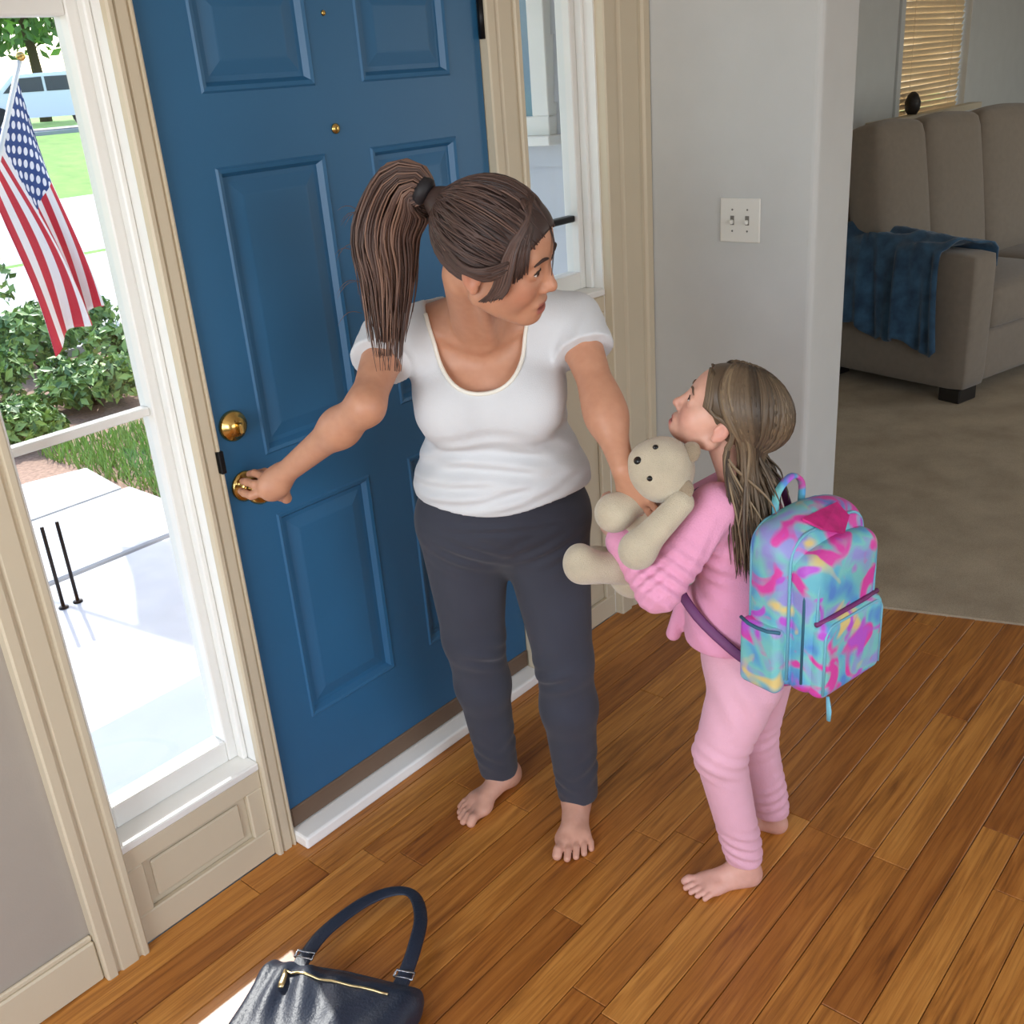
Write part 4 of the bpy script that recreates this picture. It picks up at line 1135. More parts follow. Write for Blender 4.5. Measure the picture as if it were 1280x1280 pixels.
hem = .900 - .016 * np.exp(-((X + .03) / .09) ** 2) * (Y < .03) + .006 * np.sin(14 * X)
S.d = np.maximum(S.d, (hem - Z).astype(np.float32))
me, V = S.mesh('tee', 1); tee = link('tee', me, M['tee'], woman); tee['label'] = 'white scoop-neck tee'
Vn = V[(V[:, 1] < -.02)] * (1, -1, 1); ring = []
for w in np.linspace(0, 1, 41):           # ribbed binding along the scoop
    t = abs(2 * w - 1); sg = 1 if w > .5 else -1
    if t < .55: a = t / .55 * math.pi / 2; x, z, rr_ = sg * .086 * math.sin(a), 1.236 - .086 * math.cos(a), 0
    else: q = (t - .55) / .45; x, z = sg * (.086 + .015 * q), 1.236 + .070 * q
    ring.append((-.048 + x, -top_at(Vn, -.048 + x, z, .006, 1) + .001, z))
ring = [np.mean(ring[max(0, i - 1):i + 2], axis=0) for i in range(len(ring))]
tube('neck_binding', ring, .0042, M['tee_rib'], tee, 8)
del S
# trousers
S = SDF([(-.27, .20, .0036)], [(-.15, .21, .0040)], [(.04, .96, .0044)])
g = .010
S.add(ell((-.036, .008, .835), (.180, .114, .118)), .02, g)
for x in (-.105, .035): S.add(ell((x, .062, .800), (.085, .080, .085)), .03, g)
S.add(ell((-.032, -.006, .93), (.150, .100, .10)), .04, g)
for hp, kn, an, kr in ((hipR, knR, anR, .062), (hipL, knL, anL, .056)):
    S.add(rc(hp, kn, .092, kr), .030, g); m = kn + (an - kn) * .35
    S.add(rc(kn, m, kr, .054), .02, g); S.add(rc(m, an + vec(0, 0, -.02), .054, .040), .03, g)
S.fold(knR + vec(.03, -.04, -.03), (.05, .06, .035), (.5, 0, 1), .040, .005, bend=2); S.fold(knL + vec(-.03, -.04, -.02), (.05, .06, .035), (-.5, 0, 1), .040, .005, bend=2)
S.fold(anR + vec(-.02, 0, .06), (.04, .07, .04), (.7, 0, 1), .042, .006); S.fold(anR + vec(.03, 0, .10), (.03, .06, .04), (-.8, 0, 1), .045, .005); S.fold(anL + vec(.02, 0, .08), (.04, .07, .04), (-.7, 0, 1), .045, .006); S.fold(anL + vec(-.03, 0, .03), (.03, .06, .03), (.6, 0, 1), .036, .005)
S.fold((-.12, -.10, .775), (.08, .07, .04), (.45, 0, 1), .03, .004); S.fold((.055, -.10, .775), (.08, .07, .04), (-.45, 0, 1), .03, .004)
S.fold((-.036, -.11, .84), (.12, .06, .02), (0, 0, 1), .024, .003)
S.cut((0, 0, .056), (0, 0, -1)); S.cut((0, 0, .945), (0, 0, 1))
me, V = S.mesh('trousers', 1); link('trousers', me, M['trousers'], woman)['label'] = 'dark charcoal trousers'
del S

# hair: close cap combed back to a ponytail
S = SDF([(-.15, .14, .003)], [(-.42, -.14, .003)], [(1.32, 1.60, .003)])
S.add(HW.ell((-.008, 0, .032), (.0985, .0800, .0865)), .005); S.add(HW.ell((.044, 0, .040), (.0495, .0630, .0490)), .02)
P0 = HW.p(-.060, 0, .010); S.cut(HW.p(.030, 0, -.028), HW.A.T @ unit((1.5, 0, -1))); S.cut(HW.p(.030, 0, -.028), HW.A.T @ unit((.75, 0, -1)))
S.add(HW.ell((-.100, 0, .062), (.026, .024, .024)), .02)
me, V = S.mesh('hair', 1); solid_tone(me, .12)
hair = link('hair', me, M['hair_w'], woman); hair['label'] = 'dark brown hair tied back'
tie_c = np.array((-.118, 0, .070)); cc = np.array((-.008, 0, .032)); rad = np.array((.1000, .0812, .0882))
def on_skull(d, lift=1.0):
    d = unit(d); t = 1 / math.sqrt(((d / rad) ** 2).sum())
    o = (cc - np.array((.044, 0, .040))) / np.array((.0508, .0645, .0505)); e = d / np.array((.0508, .0645, .0505))
    b, c = o @ e, o @ o - 1; D = b * b - (e @ e) * c
    if D > 0: t = max(t, (-b + math.sqrt(D)) / (e @ e))
    return cc + d * t * lift
paths, rr, tn = [], [], []
r_ = np.random.default_rng(11)
for i in range(620):
    # start on the hairline, or a little behind it
    sf = -.085 + .178 * r_.uniform() ** .8; su = max(-.028 + 1.5 * (sf - .03), -.028 + .75 * (sf - .03)) + r_.uniform(.001, .006)
    qf = max(0.0, 1 - ((sf - cc[0]) / rad[0]) ** 2 - ((su - cc[2]) / rad[2]) ** 2)
    st = np.array((sf - cc[0], r_.choice((-1, 1)) * rad[1] * math.sqrt(qf), su - cc[2]))
    if r_.uniform() < .5: st = unit(st) * .09 + (np.array((-.05, 0, .10)) - st) * r_.uniform(0, .6)
    s0 = unit(st); e0 = unit(tie_c - cc + np.array((0, r_.uniform(-.02, .02), r_.uniform(-.018, .018))))
    om = math.acos(np.clip(s0 @ e0, -1, 1)); pts = []
    if om < .15: continue
    lift = r_.uniform(.992, 1.022)
    for t in np.linspace(0, 1, 11):
        d = (math.sin((1 - t) * om) * s0 + math.sin(t * om) * e0) / math.sin(om)
        q = on_skull(d, lift); 
        if t > .8: q = q + (tie_c - q) * ((t - .8) / .2) ** 1.5 * .75
        pts.append(HW.p(*q))
    paths.append(pts); rr.append(r_.uniform(.0026, .0050)); tn.append(float(np.clip(r_.normal(.30, .18), 0, 1)))
locks('swept_strands', paths, rr, M['hair_w'], hair, tn, 5, .45, prof=lambda t: .55 + .45 * math.sin(math.pi * min(1, t * 1.1)))
# loose side-swept fringe on her right temple
paths, rr, tn = [], [], []
for i in range(70):
    a = r_.uniform(0, 1)
    q = [on_skull((.055 + .02 * a, -.012 + .01 * r_.normal(), .080), 1.02), on_skull((.072 - .006 * a, -.035, .052), 1.03), on_skull((.066 - .02 * a, -.062, .018 - .004 * a), 1.06),
         np.array((.058 - .030 * a, -.078 - .002 * a, -.012 - .012 * a)), np.array((.044 - .032 * a + .004 * r_.normal(), -.081, -.034 - .016 * a))]
    paths.append([HW.p(*x) for x in spline(q, 12)]); rr.append(r_.uniform(.0024, .0042)); tn.append(r_.uniform(.1, .6))
for i in range(46):     # shorter layer over the temple
    a = r_.uniform(0, 1)
    q = [on_skull((.066, -.010 - .006 * a, .080), 1.015), on_skull((.083 - .004 * a, -.030 - .010 * a, .050), 1.02), on_skull((.084 - .012 * a, -.050 - .010 * a, .022), 1.03), np.array((.080 - .022 * a, -.058 - .014 * a, .012 - .022 * a)) + r_.normal(size=3) * .0015]
    paths.append([HW.p(*x) for x in spline(q, 10)]); rr.append(r_.uniform(.002, .0034)); tn.append(r_.uniform(.05, .4))
for i in range(60):     # combed back over the top of the ear
    a = r_.uniform(0, 1); z = .012 * r_.uniform(-1, 1)
    q = [np.array((.052 - .01 * a, -.072, .016 + z)), np.array((.022, -.0865, .004 + z)), np.array((-.008, -.0905, .004 + z * .6)), np.array((-.040, -.0800, .010 + z)), np.array((-.085, -.046, .036 + z)), tie_c + np.array((.01, -.006, 0))]
    paths.append([HW.p(*x) for x in spline(q, 14)]); rr.append(r_.uniform(.0030, .0048)); tn.append(r_.uniform(.1, .5))
for i in range(7):
    b = r_.uniform(-.004, .004)
    q = [on_skull((.080, .006 + b, .075), 1.03), np.array((.094, .004 + b, .050)), np.array((.101, -.004 + b, .018)), np.array((.104, -.010 + b, -.010))]
    paths.append([HW.p(*x) for x in spline(q, 10)]); rr.append(.0013); tn.append(.15)
locks('fringe', paths, rr, M['hair_w'], hair, tn, 5, .5)
# ponytail
tieP = HW.p(*tie_c)
td = unit(vec(-.80, .10, .55))
lathe('hair_tie', [(.016, -.012), (.024, -.008), (.025, .0), (.024, .008), (.016, .012)], tieP + td * .012, td, M['hair_tie'], hair, 18)
spine = spline([tieP, tieP + vec(-.030, .015, .012), vec(-.172, -.215, 1.508), vec(-.196, -.205, 1.462), vec(-.200, -.205, 1.395), vec(-.210, -.214, 1.310), vec(-.216, -.225, 1.225)], 20)
paths, rr, tn = [], [], []
for i in range(620):
    w = r_.uniform(0, 6.283); rho = math.sqrt(r_.uniform(0.05, 1)); ph = r_.uniform(0, 6.28); fr = r_.uniform(4, 8); am = r_.uniform(0, .011); cutn = int(np.clip(r_.triangular(12, 17, 20.9), 12, 20))
    pts = []
    for j in range(cutn):
        t = j / 19; c = spine[j]
        wid = (.016 + .040 * min(1, t / .22)) * (1 - .62 * max(0, (t - .55) / .45) ** 1.1) * rho
        T = unit(spine[min(j + 1, 19)] - spine[max(j - 1, 0)]); a = unit(np.cross(T, (0, 1, 0.0))); b = np.cross(a, T)
        pts.append(c + a * wid * 1.06 * math.cos(w + .5 * t) + b * wid * .72 * math.sin(w + .5 * t) + am * t * vec(math.sin(fr * t + ph), math.cos(fr * t), 0))
    paths.append(pts); rr.append(r_.uniform(.0019, .0040)); tn.append(float(np.clip(r_.normal(.55, .2) + .1 * math.sin(w * 3), 0, 1)))
for i in range(9):   # flyaways
    a = spine[r_.integers(6, 16)]; dd = vec(-1, r_.uniform(-.4, .2), r_.uniform(-.9, .3)); n_ = 7
    paths.append([a + vec(-.045, 0, 0) + dd * .055 * (u / n_) + vec(0, 0, .02 * math.sin(3 * u / n_)) for u in range(n_)]); rr.append(.0011); tn.append(.55)
pt = locks('ponytail', paths, rr, M['hair_w'], hair, tn, 5, .55, prof=lambda t: .75 + .25 * math.sin(math.pi * t) - .6 * max(0, t - .75) / .25 * .9)
pt['label'] = 'thick wavy ponytail'

# ------------------------------------------------------------------ the girl
girl = empty('person', (0.56, -0.94, 0.0), YAW)
tag(girl, 'small barefoot girl in pink with long hair, looking up and hugging a toy', 'person')
HG = Head((-.052, -.003, 1.096), (-.814, .223, .537), (-.273, -.962, -.015), (.513, -.158, .844), .85)
gx = [(-.36, -.19, .004), (-.19, .06, .0026), (.06, .16, .004)]
gy = [(-.17, -.02, .0028), (-.02, .24, .0038)]
gz = [(-.01, .06, .003), (.06, .78, .0055), (.78, .99, .004), (.99, 1.22, .0024)]
F3 = unit(vec(-.75, .65, 0)); L3 = vec(-.65, -.75, 0)            # facing, her left
tc = vec(-.020, .030, 0)
def tp(f, l, z): return tc + F3 * f + L3 * l + vec(0, 0, z)
TA = np.array([F3, L3, (0, 0, 1)])
gshL, gelL, gwrL = tp(-.005, .098, .925), vec(-.196, -.108, .790), vec(-.262, -.020, .872)
gshR, gelR, gwrR = tp(.022, -.088, .912), vec(-.110, .215, .800), vec(-.255, .115, .850)
ghL, gkL, gaL = vec(-.012, -.040, .520), vec(-.066, -.055, .365), vec(-.006, -.038, .070)
ghR, gkR, gaR = vec(.045, .060, .520), vec(.036, .092, .300), vec(.090, .112, .070)
gn0, gn1 = tp(-.01, 0, .935), HG.p(-.035, 0, -.050)
def gtorso(S, g=0.0):
    S.add(ell(tp(-.012, 0, .565) + vec(.025, 0, 0), (.088, .108, .085), TA), .02, g)
    S.add(ell(tp(.0, 0, .690) + vec(.008, 0, 0), (.078, .098, .110), TA), .04, g)
    S.add(ell(tp(-.004, 0, .835), (.080, .105, .105), TA), .04, g)
    S.add(rc(tp(-.005, .080, .918), tp(.010, -.070, .908), .036), .03, g)
S = SDF(gx, gy, gz)
gtorso(S)
S.add(rc(gn0, gn1, .038, .037), .02)
HS = SDF(gx, gy, gz); sculpt_head(HS, HG, child=True, mouth_open=.0030); S.merge(HS, .010); del HS
for sh, el, wr in ((gshL, gelL, gwrL), (gshR, gelR, gwrR)):
    S.add(rc(sh, el, .034, .026), .02); S.add(rc(el, wr, .026, .019), .012)
for hp, kn, an in ((ghL, gkL, gaL), (ghR, gkR, gaR)):
    S.add(rc(hp, kn, .062, .040), .03); S.add(rc(kn, an, .040, .027), .015)
foot(S, (.030, -.040), (-.148, -.066), gaL, (0, 1, 0), .027, 1.1)
foot(S, (.126, .112), (-.026, .136), gaR, (0, -1, 0), .027, 1.1)
hand(S, gwrL, (-.35, .85, .25), (.75, .40, -.1), (0, 0, 1), .70, [(.3, .5, .4)] * 4, thumb=.3, k=.003)
hand(S, gwrR, (-.25, -.95, .1), (.9, -.2, 0), (0, 0, 1), .70, [(.3, .5, .4)] * 4, thumb=.3, k=.003)
me, V = S.mesh('body', 1)
tint = face_tint(HG, V, srgb(226, 176, 154), srgb(198, 104, 104), srgb(222, 140, 128), .3)
ft = np.clip((.10 - V[:, 2]) / .05, 0, 1)[:, None] * .4
tint = tint * (1 - ft) + np.array(srgb(224, 168, 160)[:3]) * ft
paint(me, tint); link('body', me, M['skin'], girl)
eyes_and_brows(HG, girl, HG.f * .9 + vec(-.3, -.05, .2), M['brow_g'], V)
del S
# pink top
S = SDF([(-.32, .14, .0032)], [(-.17, .26, .0034)], [(.565, 1.00, .0034)])
g = .008
S.add(ell(tp(.0, 0, .690) + vec(.006, 0, 0), (.080, .100, .120), TA), .04, g); S.add(ell(tp(-.004, 0, .835), (.080, .105, .105), TA), .04, g)
S.add(ell(tp(.004, 0, .625) + vec(.008, 0, 0), (.092, .116, .080), TA), .04, g)
S.add(rc(tp(-.005, .080, .918), tp(.010, -.070, .908), .036), .03, g)
for sh, el, wr in ((gshL, gelL, gwrL), (gshR, gelR, gwrR)):
    S.add(rc(sh, el, .040, .036), .022, g); S.add(rc(el, el + (wr - el) * .86, .034, .027), .012, g)
S.fold(gelL + vec(.02, 0, .03), (.06, .07, .06), unit(gelL - gshL), .024, .0045); S.fold(gelL + vec(-.02, 0, .03), (.04, .06, .05), unit(gwrL - gelL), .020, .004)
S.fold(gshL + vec(-.03, -.02, -.06), (.05, .05, .05), (1, .3, -.6), .030, .003)
S.fold(tp(.05, .06, .68), (.06, .06, .07), (.8, 0, .5), .036, .004); S.fold(tp(0, .1, .80), (.06, .06, .06), (.3, 0, 1), .034, .003)
S.sub(rc(gn0 + vec(0, 0, -.012), gn0 + vec(-.02, 0, .12), .050), .006)
S.cut((0, 0, .608), (0, 0, -1))
S.add(rc(tp(.088, .055, .70), tp(.112, .062, .596), .012, .016), .02)
me, V = S.mesh('pink_top', 1); link('pink_top', me, M['pink'], girl)['label'] = 'pink long-sleeved knit top'
del S
tube('front_edge', spline([tp(.086, .040, .905), tp(.098, .040, .80), tp(.098, .045, .70), tp(.122, .052, .612), tp(.124, .060, .588)], 16), .0045, M['pink_dark'], girl, 8, .8)
# pink trousers
S = SDF([(-.15, .15, .0032)], [(-.14, .22, .0034)], [(.04, .66, .0036)])
g = .010
S.add(ell(tp(-.012, 0, .565) + vec(.025, 0, 0), (.090, .110, .088), TA), .02, g)
for hp, kn, an in ((ghL, gkL, gaL), (ghR, gkR, gaR)):
    S.add(rc(hp, kn, .064, .045), .030, g); S.add(rc(kn, an + vec(0, 0, -.005), .044, .031), .015, g)
S.fold(gkL + vec(.01, 0, .0), (.07, .06, .045), (.45, 0, 1), .030, .005); S.fold(gaL + vec(0, 0, .05), (.06, .06, .05), (.4, 0, 1), .026, .006); S.fold(gaR + vec(0, 0, .06), (.06, .06, .06), (-.3, 0, 1), .030, .005)
S.fold((-.02, -.07, .50), (.06, .06, .07), (1, 0, .5), .05, .004); S.fold(gkR + vec(0, 0, .02), (.06, .06, .05), (-.3, 0, 1), .032, .0045)
S.cut((0, 0, .062), (0, 0, -1)); S.cut((0, 0, .64), (0, 0, 1))
me, V = S.mesh('pink_trousers', 1); link('pink_trousers', me, None, girl)['label'] = 'pink leggings with gathered cuffs'
del S
M['pink_pale'] = cloth('pink_leggings', srgb(234, 178, 196), var=.04, bs=260, bump=.25)
me.materials.clear(); me.materials.append(M['pink_pale'])
# long hair
S = SDF([(-.16, .10, .0028)], [(-.12, .12, .0028)], [(.96, 1.23, .0028)])
S.add(HG.ell((-.012, 0, .034), (.1010, .0810, .0870)), .005); S.add(HG.ell((.044, 0, .040), (.0490, .0620, .0485)), .02)
S.cut(HG.p(.022, 0, -.030), HG.A.T @ unit((1.9, 0, -1)), None); S.cut(HG.p(.022, 0, -.030), HG.A.T @ unit((.5, 0, -1)))
me, V = S.mesh('hair', 1); solid_tone(me, .35)
ghair = link('hair', me, M['hair_g'], girl); ghair['label'] = 'long loose light brown hair'
del S
cc = np.array((-.020, 0, .034)); rad = np.array((.1150, .0840, .0890))
r_ = np.random.default_rng(23)
paths, rr, tn = [], [], []
def hang(pts, L, sd):
    """let a strand fall from its last point, gathering over the back"""
    end = pts[-1]
    tgt = vec(np.clip(end[0], -.035, .11) * .80 + .004 + r_.normal() * .014, np.clip(end[1], -.10, .06) * .85 - .014 + r_.normal() * .010, max(end[2] - L, .775 + r_.uniform(0, .06)))
    if tgt[0] > .03: tgt[2] = max(tgt[2], .90 + r_.uniform(0, .05) + .4 * (tgt[0] - .03))
    ph = r_.uniform(0, 6.28); d0 = unit(pts[-1] - pts[-2])
    for t in np.linspace(.1, 1, 11):
        w = t * t * (3 - 2 * t); e = t * math.exp(-6 * t) * .16
        pts.append(np.array((end[0] + (tgt[0] - end[0]) * w, end[1] + (tgt[1] - end[1]) * w, end[2] + (tgt[2] - end[2]) * t)) + e * vec(d0[0], d0[1], 0) + .0035 * math.sin(7 * t + ph) * t * vec(1, .4, 0))
    return pts
for i in range(760):
    # parting line runs from forehead to crown; strands fall to the left or to the right of it
    a = r_.uniform(0, 1); pf = .078 - .150 * a; sd = -1 if r_.uniform() < .36 else 1
    s0 = unit(np.array((pf, sd * r_.uniform(.002, .02), .088)) - cc * (0, 0, 1) + np.array((0, 0, .034)))
    # front strands leave the skull just behind the ear, rear strands at the back
    ang = math.radians(106 + 70 * a + r_.uniform(-5, 8)); e0 = np.array((math.cos(ang) * .108, sd * math.sin(ang) * .0835, -.040 - .022 * a + r_.uniform(-.008, .008)))
    e0 = unit(e0); om = math.acos(np.clip(s0 @ e0, -1, 1)); lift = r_.uniform(1.0, 1.055); pts = []
    for t in np.linspace(0, 1, 10):
        d = (math.sin((1 - t) * om) * s0 + math.sin(t * om) * e0) / math.sin(om)
        d = unit(d + np.array((.42 * math.sin(math.pi * t) * (1 - a) ** 1.5, 0, 0))); q = cc + d * lift * (1 + .03 * t) / math.sqrt(((d / rad) ** 2).sum())
        pts.append(HG.p(*q))
    paths.append(hang(pts, r_.uniform(.15, .30) * (1.0 if sd > 0 else .8), sd)); rr.append(r_.uniform(.0024, .0046)); tn.append(float(np.clip(.36 + .17 * math.sin(11 * a + sd) + .10 * math.sin(37 * a) + .05 * r_.normal() + .7 * (lift - 1.03), 0, 1)))
for i in range(130):
    # edge of the hair round the face, tucked behind the ear
    sd = 1 if i % 4 else -1; b = r_.uniform(0, .016); q = []
    for u in (.078, .066, .050, .030, .012):
        f = .022 + (u + .030) / 1.9 + .006 - b; l = .0835 * math.sqrt(max(.02, 1 - ((f - cc[0]) / rad[0]) ** 2 - ((u - cc[2]) / rad[2]) ** 2))
        l = max(l, .060 * math.sqrt(max(0.0, 1 - ((f - .044) / .052) ** 2 - ((u - .040) / .052) ** 2)))
        q.append(np.array((f, sd * (l + .003), u)))
    q += [np.array((-.006 - b * .4, sd * .0840, .014 - b * .3)), np.array((-.030 - b * .3, sd * .0850, -.006)), np.array((-.034 - b * .5, sd * .084, -.034))]
    paths.append(hang([HG.p(*x) for x in spline(q, 14)], r_.uniform(.16, .28), sd)); rr.append(r_.uniform(.0018, .0034)); tn.append(float(np.clip(r_.normal(.42, .2), 0, 1)))
locks('strands', paths, rr, M['hair_g'], ghair, tn, 5, .55, prof=lambda t: .7 + .45 * math.sin(math.pi * min(1, .2 + t * .8)) - .55 * max(0, t - .8) / .2)

# ------------------------------------------------------------------ soft toy held by both
def fuzz(name, c):
    nn = N(name); co = nn.n('ShaderNodeTexCoord'); a = nn.n('ShaderNodeTexNoise', Scale=18.0, Detail=5.0); b = nn.n('ShaderNodeTexNoise', Scale=520.0, Detail=2.0)
    nn.l(co.outputs['Object'], a.inputs['Vector']); nn.l(co.outputs['Object'], b.inputs['Vector'])
    lo = tuple(x * .82 for x in c[:3]) + (1,)
    nn.l(ramp(nn, a.outputs['Fac'], [(.3, lo), (.65, c)]), nn.b.inputs['Base Color']); nn.set(Roughness=.95)
    nn.b.inputs['Sheen Weight'].default_value = .45
    bp = nn.n('ShaderNodeBump', Strength=.6, Distance=.004); nn.l(b.outputs['Fac'], bp.inputs['Height']); nn.l(bp.outputs['Normal'], nn.b.inputs['Normal'])
    return nn.m
M['plush'] = fuzz('plush_beige', srgb(206, 192, 166)); M['plush_dark'] = fuzz('plush_tan', srgb(166, 146, 120))
M['stitch'] = plain('toy_black', srgb(18, 16, 16), .25)
toy = empty('teddy_bear', (0.56, -0.94, 0.0), YAW)
tag(toy, 'beige plush teddy bear hugged between the girl and the woman', 'teddy bear')
bf = unit(vec(-.62, -.58, .53)); bu = unit(vec(.77, -.64, .14) - bf * (vec(.77, -.64, .14) @ bf)); blft = np.cross(bu, bf); BA = np.array([bf, blft, bu])
bc = vec(-.178, -.050, 1.012)
def bp_(f, l, u): return bc + f * bf + l * blft + u * bu
def toy_part(name, prims, grid, mat, k=.012, parent=toy, fold=None, cutters=()):
    S = SDF(*grid)
    for q in prims: S.add(q, k)
    for q in cutters: S.sub(q, .004)
    me, V = S.mesh(name, 1); return link(name, me, mat, parent)
def gr(c, r, h=.0034): return [[(c[i] - r[i], c[i] + r[i], h)] for i in range(3)]
hd = toy_part('head', [ell(bc, (.061, .063, .062), BA), ell(bp_(.034, 0, -.018), (.030, .034, .028), BA)], gr(bc, (.095, .095, .09)), M['plush'], .02)
for s in (-1, 1):
    toy_part('ear', [ell(bp_(-.006, s * .036, .052), (.010, .022, .022), BA)], gr(bp_(-.006, s * .036, .052), (.035, .035, .035), .003), M['plush_dark'], .01, hd)
    lathe('eye', [(.0001, -.006), (.005, -.003), (.0058, 0), (.005, .003), (.0001, .006)], bp_(.0510, s * .029, .014), bf, M['stitch'], hd, 12)
lathe('nose', [(.0001, -.007), (.007, -.004), (.0085, 0), (.007, .004), (.0001, .006)], bp_(.0640, 0, -.010), bf, M['stitch'], hd, 12)
tube('mouth', [bp_(.0600, .012, -.028), bp_(.0640, .0, -.022), bp_(.0600, -.012, -.028)], .0015, M['stitch'], hd, 5)
tb = vec(-.215, .000, .865)
toy_part('torso', [ell(tb, (.058, .060, .090)), ell(vec(-.232, -.012, .782), (.052, .055, .052)), rc(tb + vec(.01, 0, .06), bc, .040, .035)], gr(vec(-.215, -.01, .87), (.085, .09, .17), .0042), M['plush'], .03)
toy_part('arm', [rc(vec(-.150, -.105, .965), vec(-.232, -.130, .892), .024, .030), ell(vec(-.236, -.130, .884), (.034, .032, .034))], gr(vec(-.195, -.115, .92), (.09, .07, .10)), M['plush'], .02)
toy_part('arm', [rc(vec(-.205, -.030, .950), vec(-.268, -.060, .938), .026, .030), ell(vec(-.272, -.062, .934), (.035, .034, .036))], gr(vec(-.24, -.045, .94), (.08, .08, .07)), M['plush'], .02)
fl_ = toy_part('leg', [rc(vec(-.225, -.035, .800), vec(-.310, -.060, .822), .034, .031), ell(vec(-.340, -.066, .835), (.034, .034, .041))], gr(vec(-.28, -.05, .82), (.11, .08, .075)), M['plush'], .02)
toy_part('leg', [rc(vec(-.235, .04, .790), vec(-.290, .05, .770), .034, .031), ell(vec(-.305, .052, .772), (.033, .034, .040))], gr(vec(-.27, .045, .78), (.10, .09, .075)), M['plush'], .02)

# ------------------------------------------------------------------ backpack on her back
def tiedye(name):
    nn = N(name); co = nn.n('ShaderNodeTexCoord')
    base = nn.n('ShaderNodeTexNoise', Scale=13.0, Detail=1.5, Distortion=.6); nn.l(co.outputs['Object'], base.inputs['Vector'])
    c0 = ramp(nn, base.outputs['Fac'], [(.34, srgb(88, 140, 212)), (.45, srgb(104, 184, 208)), (.55, srgb(124, 200, 196)), (.66, srgb(150, 150, 214))])
    def over(prev, scale, off, lo, hi, col):
        mp = nn.n('ShaderNodeMapping'); mp.inputs['Location'].default_value = off; nn.l(co.outputs['Object'], mp.inputs['Vector'])
        n1 = nn.n('ShaderNodeTexNoise', Scale=scale, Detail=1.5, Distortion=.8); nn.l(mp.outputs[0], n1.inputs['Vector'])
        m = nn.n('ShaderNodeMix', data_type='RGBA')
        f = nn.n('ShaderNodeMapRange'); f.inputs['From Min'].default_value = lo; f.inputs['From Max'].default_value = hi; nn.l(n1.outputs['Fac'], f.inputs['Value'])
        nn.l(f.outputs[0], m.inputs[0]); nn.l(prev, m.inputs[6]); m.inputs[7].default_value = col
        return m.outputs[2]
    c = over(c0, 12.0, (3, 1, 7), .60, .70, srgb(224, 200, 130))
    c = over(c, 14.0, (9, 4, 2), .54, .63, srgb(222, 72, 168))
    c = over(c, 17.0, (1, 8, 5), .58, .68, srgb(188, 88, 208))
    nn.l(c, nn.b.inputs['Base Color']); nn.set(Roughness=.5)
    w = nn.n('ShaderNodeTexNoise', Scale=350.0, Detail=2.0); nn.l(co.outputs['Object'], w.inputs['Vector'])
    bp = nn.n('ShaderNodeBump', Strength=.15, Distance=.003); nn.l(w.outputs['Fac'], bp.inputs['Height']); nn.l(bp.outputs['Normal'], nn.b.inputs['Normal'])
    return nn.m
M['pack'] = tiedye('tie_dye_nylon'); M['pack_edge'] = plain('pack_piping', srgb(120, 186, 206), .5); M['zip'] = plain('pack_zip', srgb(122, 40, 104), .5); M['zip_teal'] = plain('pack_zip_teal', srgb(52, 104, 128), .5)
M['strap'] = plain('pack_strap', srgb(112, 58, 108), .6)
# frame: x to the viewer's right along its width, y into the girl's back, z up; origin at the bottom of the pack
pang = YAW + math.atan2(.62, .78)
Rm = Matrix.Rotation(YAW, 3, 'Z')
off = Rm @ Vector((.1330 - .062 * .62, -.1330 + .062 * .78, .585))
pack = empty('backpack', (0.56 + off.x, -0.94 + off.y, off.z), pang)
tag(pack, 'small pink, turquoise and purple tie-dye backpack on the girl', 'backpack')
S = SDF([(-.16, .16, .0034)], [(-.09, .09, .0034)], [(-.03, .40, .0036)])
S.add(rbx((0, .005, .165), (.122, .058, .165), .045), .01); S.add(ell((0, .010, .300), (.115, .052, .050)), .03)
me, V = S.mesh('pack_body', 1); body_p = link('pack_body', me, M['pack'], pack); del S
# bulging front compartment and lower pocket
S = SDF([(-.15, .15, .0032)], [(-.13, .02, .0032)], [(-.02, .36, .0034)])
S.add(rbx((0, -.055, .150), (.104, .034, .145), .030), .01); S.add(ell((0, -.058, .245), (.096, .030, .055)), .03)
me, V = S.mesh('front_compartment', 1); link('front_compartment', me, M['pack'], pack); del S
S = SDF([(-.14, .14, .0032)], [(-.15, -.03, .0032)], [(-.02, .22, .0034)])
S.add(rbx((.004, -.086, .085), (.096, .022, .082), .020), .01)
me, V = S.mesh('front_pocket', 1); fp = link('front_pocket', me, M['pack'], pack); del S
def arch(w, z0, z1, y, r, n=40, x0=0.0):
    """an inverted-U path in the plane y"""
    pts = [(x0 - w, y, z0), (x0 - w, y, z1 - r)]
    pts += [(x0 - w + r - r * math.cos(a), y, z1 - r + r * math.sin(a)) for a in np.linspace(.15, math.pi / 2, 7)]
    pts += [(x0 + w - r + r * math.sin(a), y, z1 - r + r * math.cos(a)) for a in np.linspace(.0, math.pi / 2 - .15, 7)]
    pts += [(x0 + w, y, z1 - r), (x0 + w, y, z0)]
    return pts
tube('piping', arch(.1095, .035, .326, -.040, .05), .0030, M['pack_edge'], pack, 7)
tube('piping', arch(.1135, .035, .332, .045, .05), .0030, M['pack_edge'], pack, 7)
tube('zipper', arch(.1020, .035, .294, -.068, .05), .0030, M['zip_teal'], pack, 7)
tube('piping', arch(.0870, .03, .279, -.0865, .045), .0028, M['pack_edge'], pack, 7)
tube('pocket_zipper', [(-.092, -.088, .1655), (-.05, -.0925, .1665), (.05, -.0925, .1665), (.098, -.088, .1655)], .0050, M['zip'], pack, 8)
tube('pocket_piping', arch(.0880, .018, .159, -.1045, .025, x0=.004), .0026, M['pack_edge'], fp, 7)
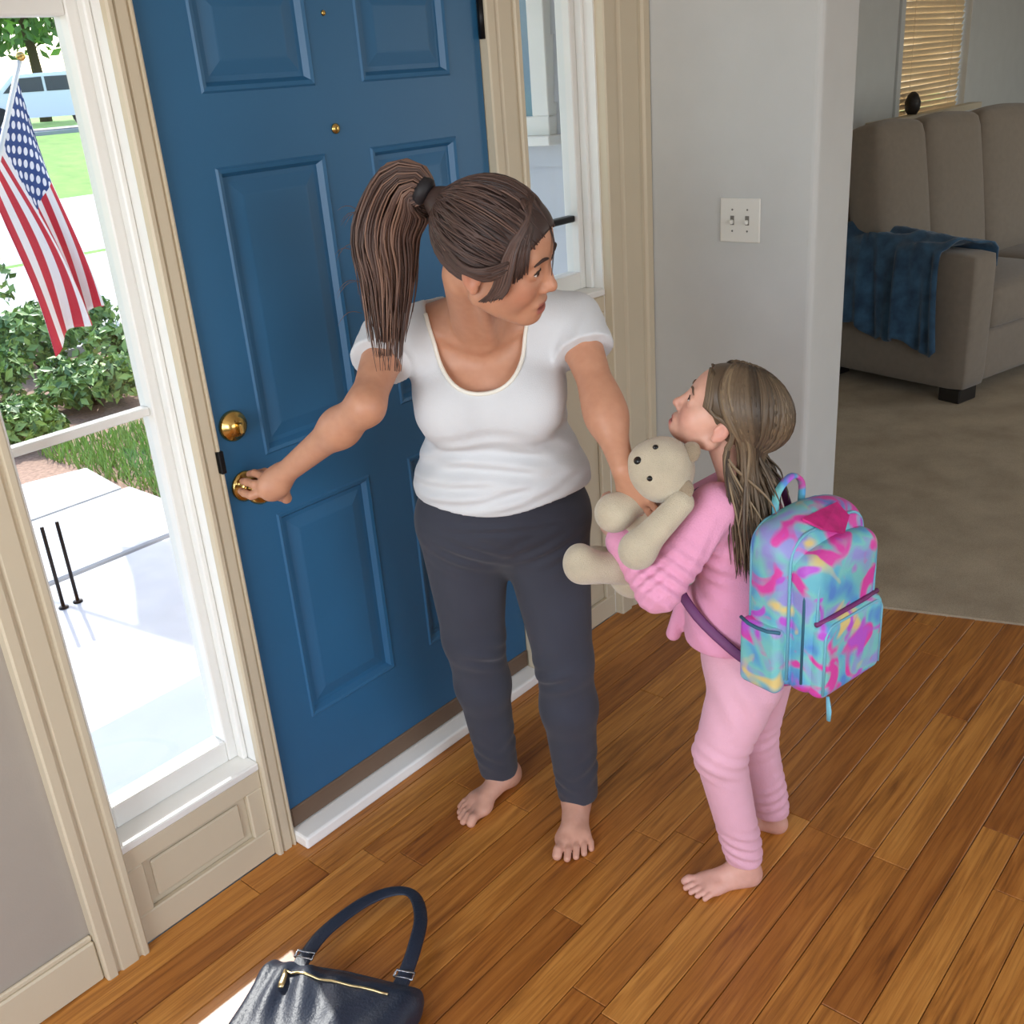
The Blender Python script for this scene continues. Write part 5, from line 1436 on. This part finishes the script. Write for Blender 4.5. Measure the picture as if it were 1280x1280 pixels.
tube('zipper_pull', [(-.070, -.106, .010), (-.072, -.112, -.018), (-.072, -.112, -.040)], [.004, .006, .0045], M['pack_edge'], pack, 8, .5)
# side pocket, name patch, grab handle
S = SDF([(-.15, -.05, .003)], [(-.06, .08, .0032)], [(-.01, .17, .0034)])
S.add(rbx((-.118, .010, .075), (.018, .046, .070), .014), .01)
me, V = S.mesh('side_pocket', 1); sp_ = link('side_pocket', me, M['pack'], pack); del S
tube('pocket_binding', [(-.128, -.036, .1425), (-.1345, -.012, .139), (-.1350, .01, .138), (-.1345, .032, .139), (-.128, .056, .1425)], .0036, M['zip_teal'], sp_, 7)
M['patch'] = plain('pack_patch', srgb(196, 36, 120), .5, var=.2, scale=40)
pymesh('top_patch', [(-.052, -.020, .341), (.052, -.020, .341), (.040, -.052, .328), (0, -.070, .312), (-.040, -.052, .328), (-.052, -.020, .346), (.052, -.020, .346), (.040, -.056, .332), (0, -.075, .315), (-.040, -.056, .332)],
       [(4, 3, 2, 1, 0), (5, 6, 7, 8, 9), (0, 1, 6, 5), (1, 2, 7, 6), (2, 3, 8, 7), (3, 4, 9, 8), (4, 0, 5, 9)], M['patch'], pack, False)
hp_ = spline([(-.040, .052, .325), (-.036, .050, .372), (0, .046, .396), (.036, .050, .372), (.040, .052, .325)], 16)
tube('grab_handle', hp_, .0085, M['pack'], pack, 8, .6)
# shoulder straps round her shoulders and under the arms (left and right)
Rin = Matrix.Rotation(-pang, 3, 'Z')
def to_pack(p):
    w = Rm @ Vector(p) + Vector((0.56, -0.94, 0)) - Vector(pack.location)
    return np.array(Rin @ w)
for s in (1, -1):
    pts = [tp(-.090, s * .060, .860), tp(-.062, s * .060, .930), tp(-.005, s * .064, .958), tp(.062, s * .070, .922), tp(.094, s * .078, .850), tp(.085, s * .100, .760), tp(.020, s * .125, .700), tp(-.060, s * .118, .640), tp(-.098, s * .098, .608)]
    tube('shoulder_strap', [to_pack(q) for q in spline(pts, 34)], .010, M['strap'], pack, 8, .3)
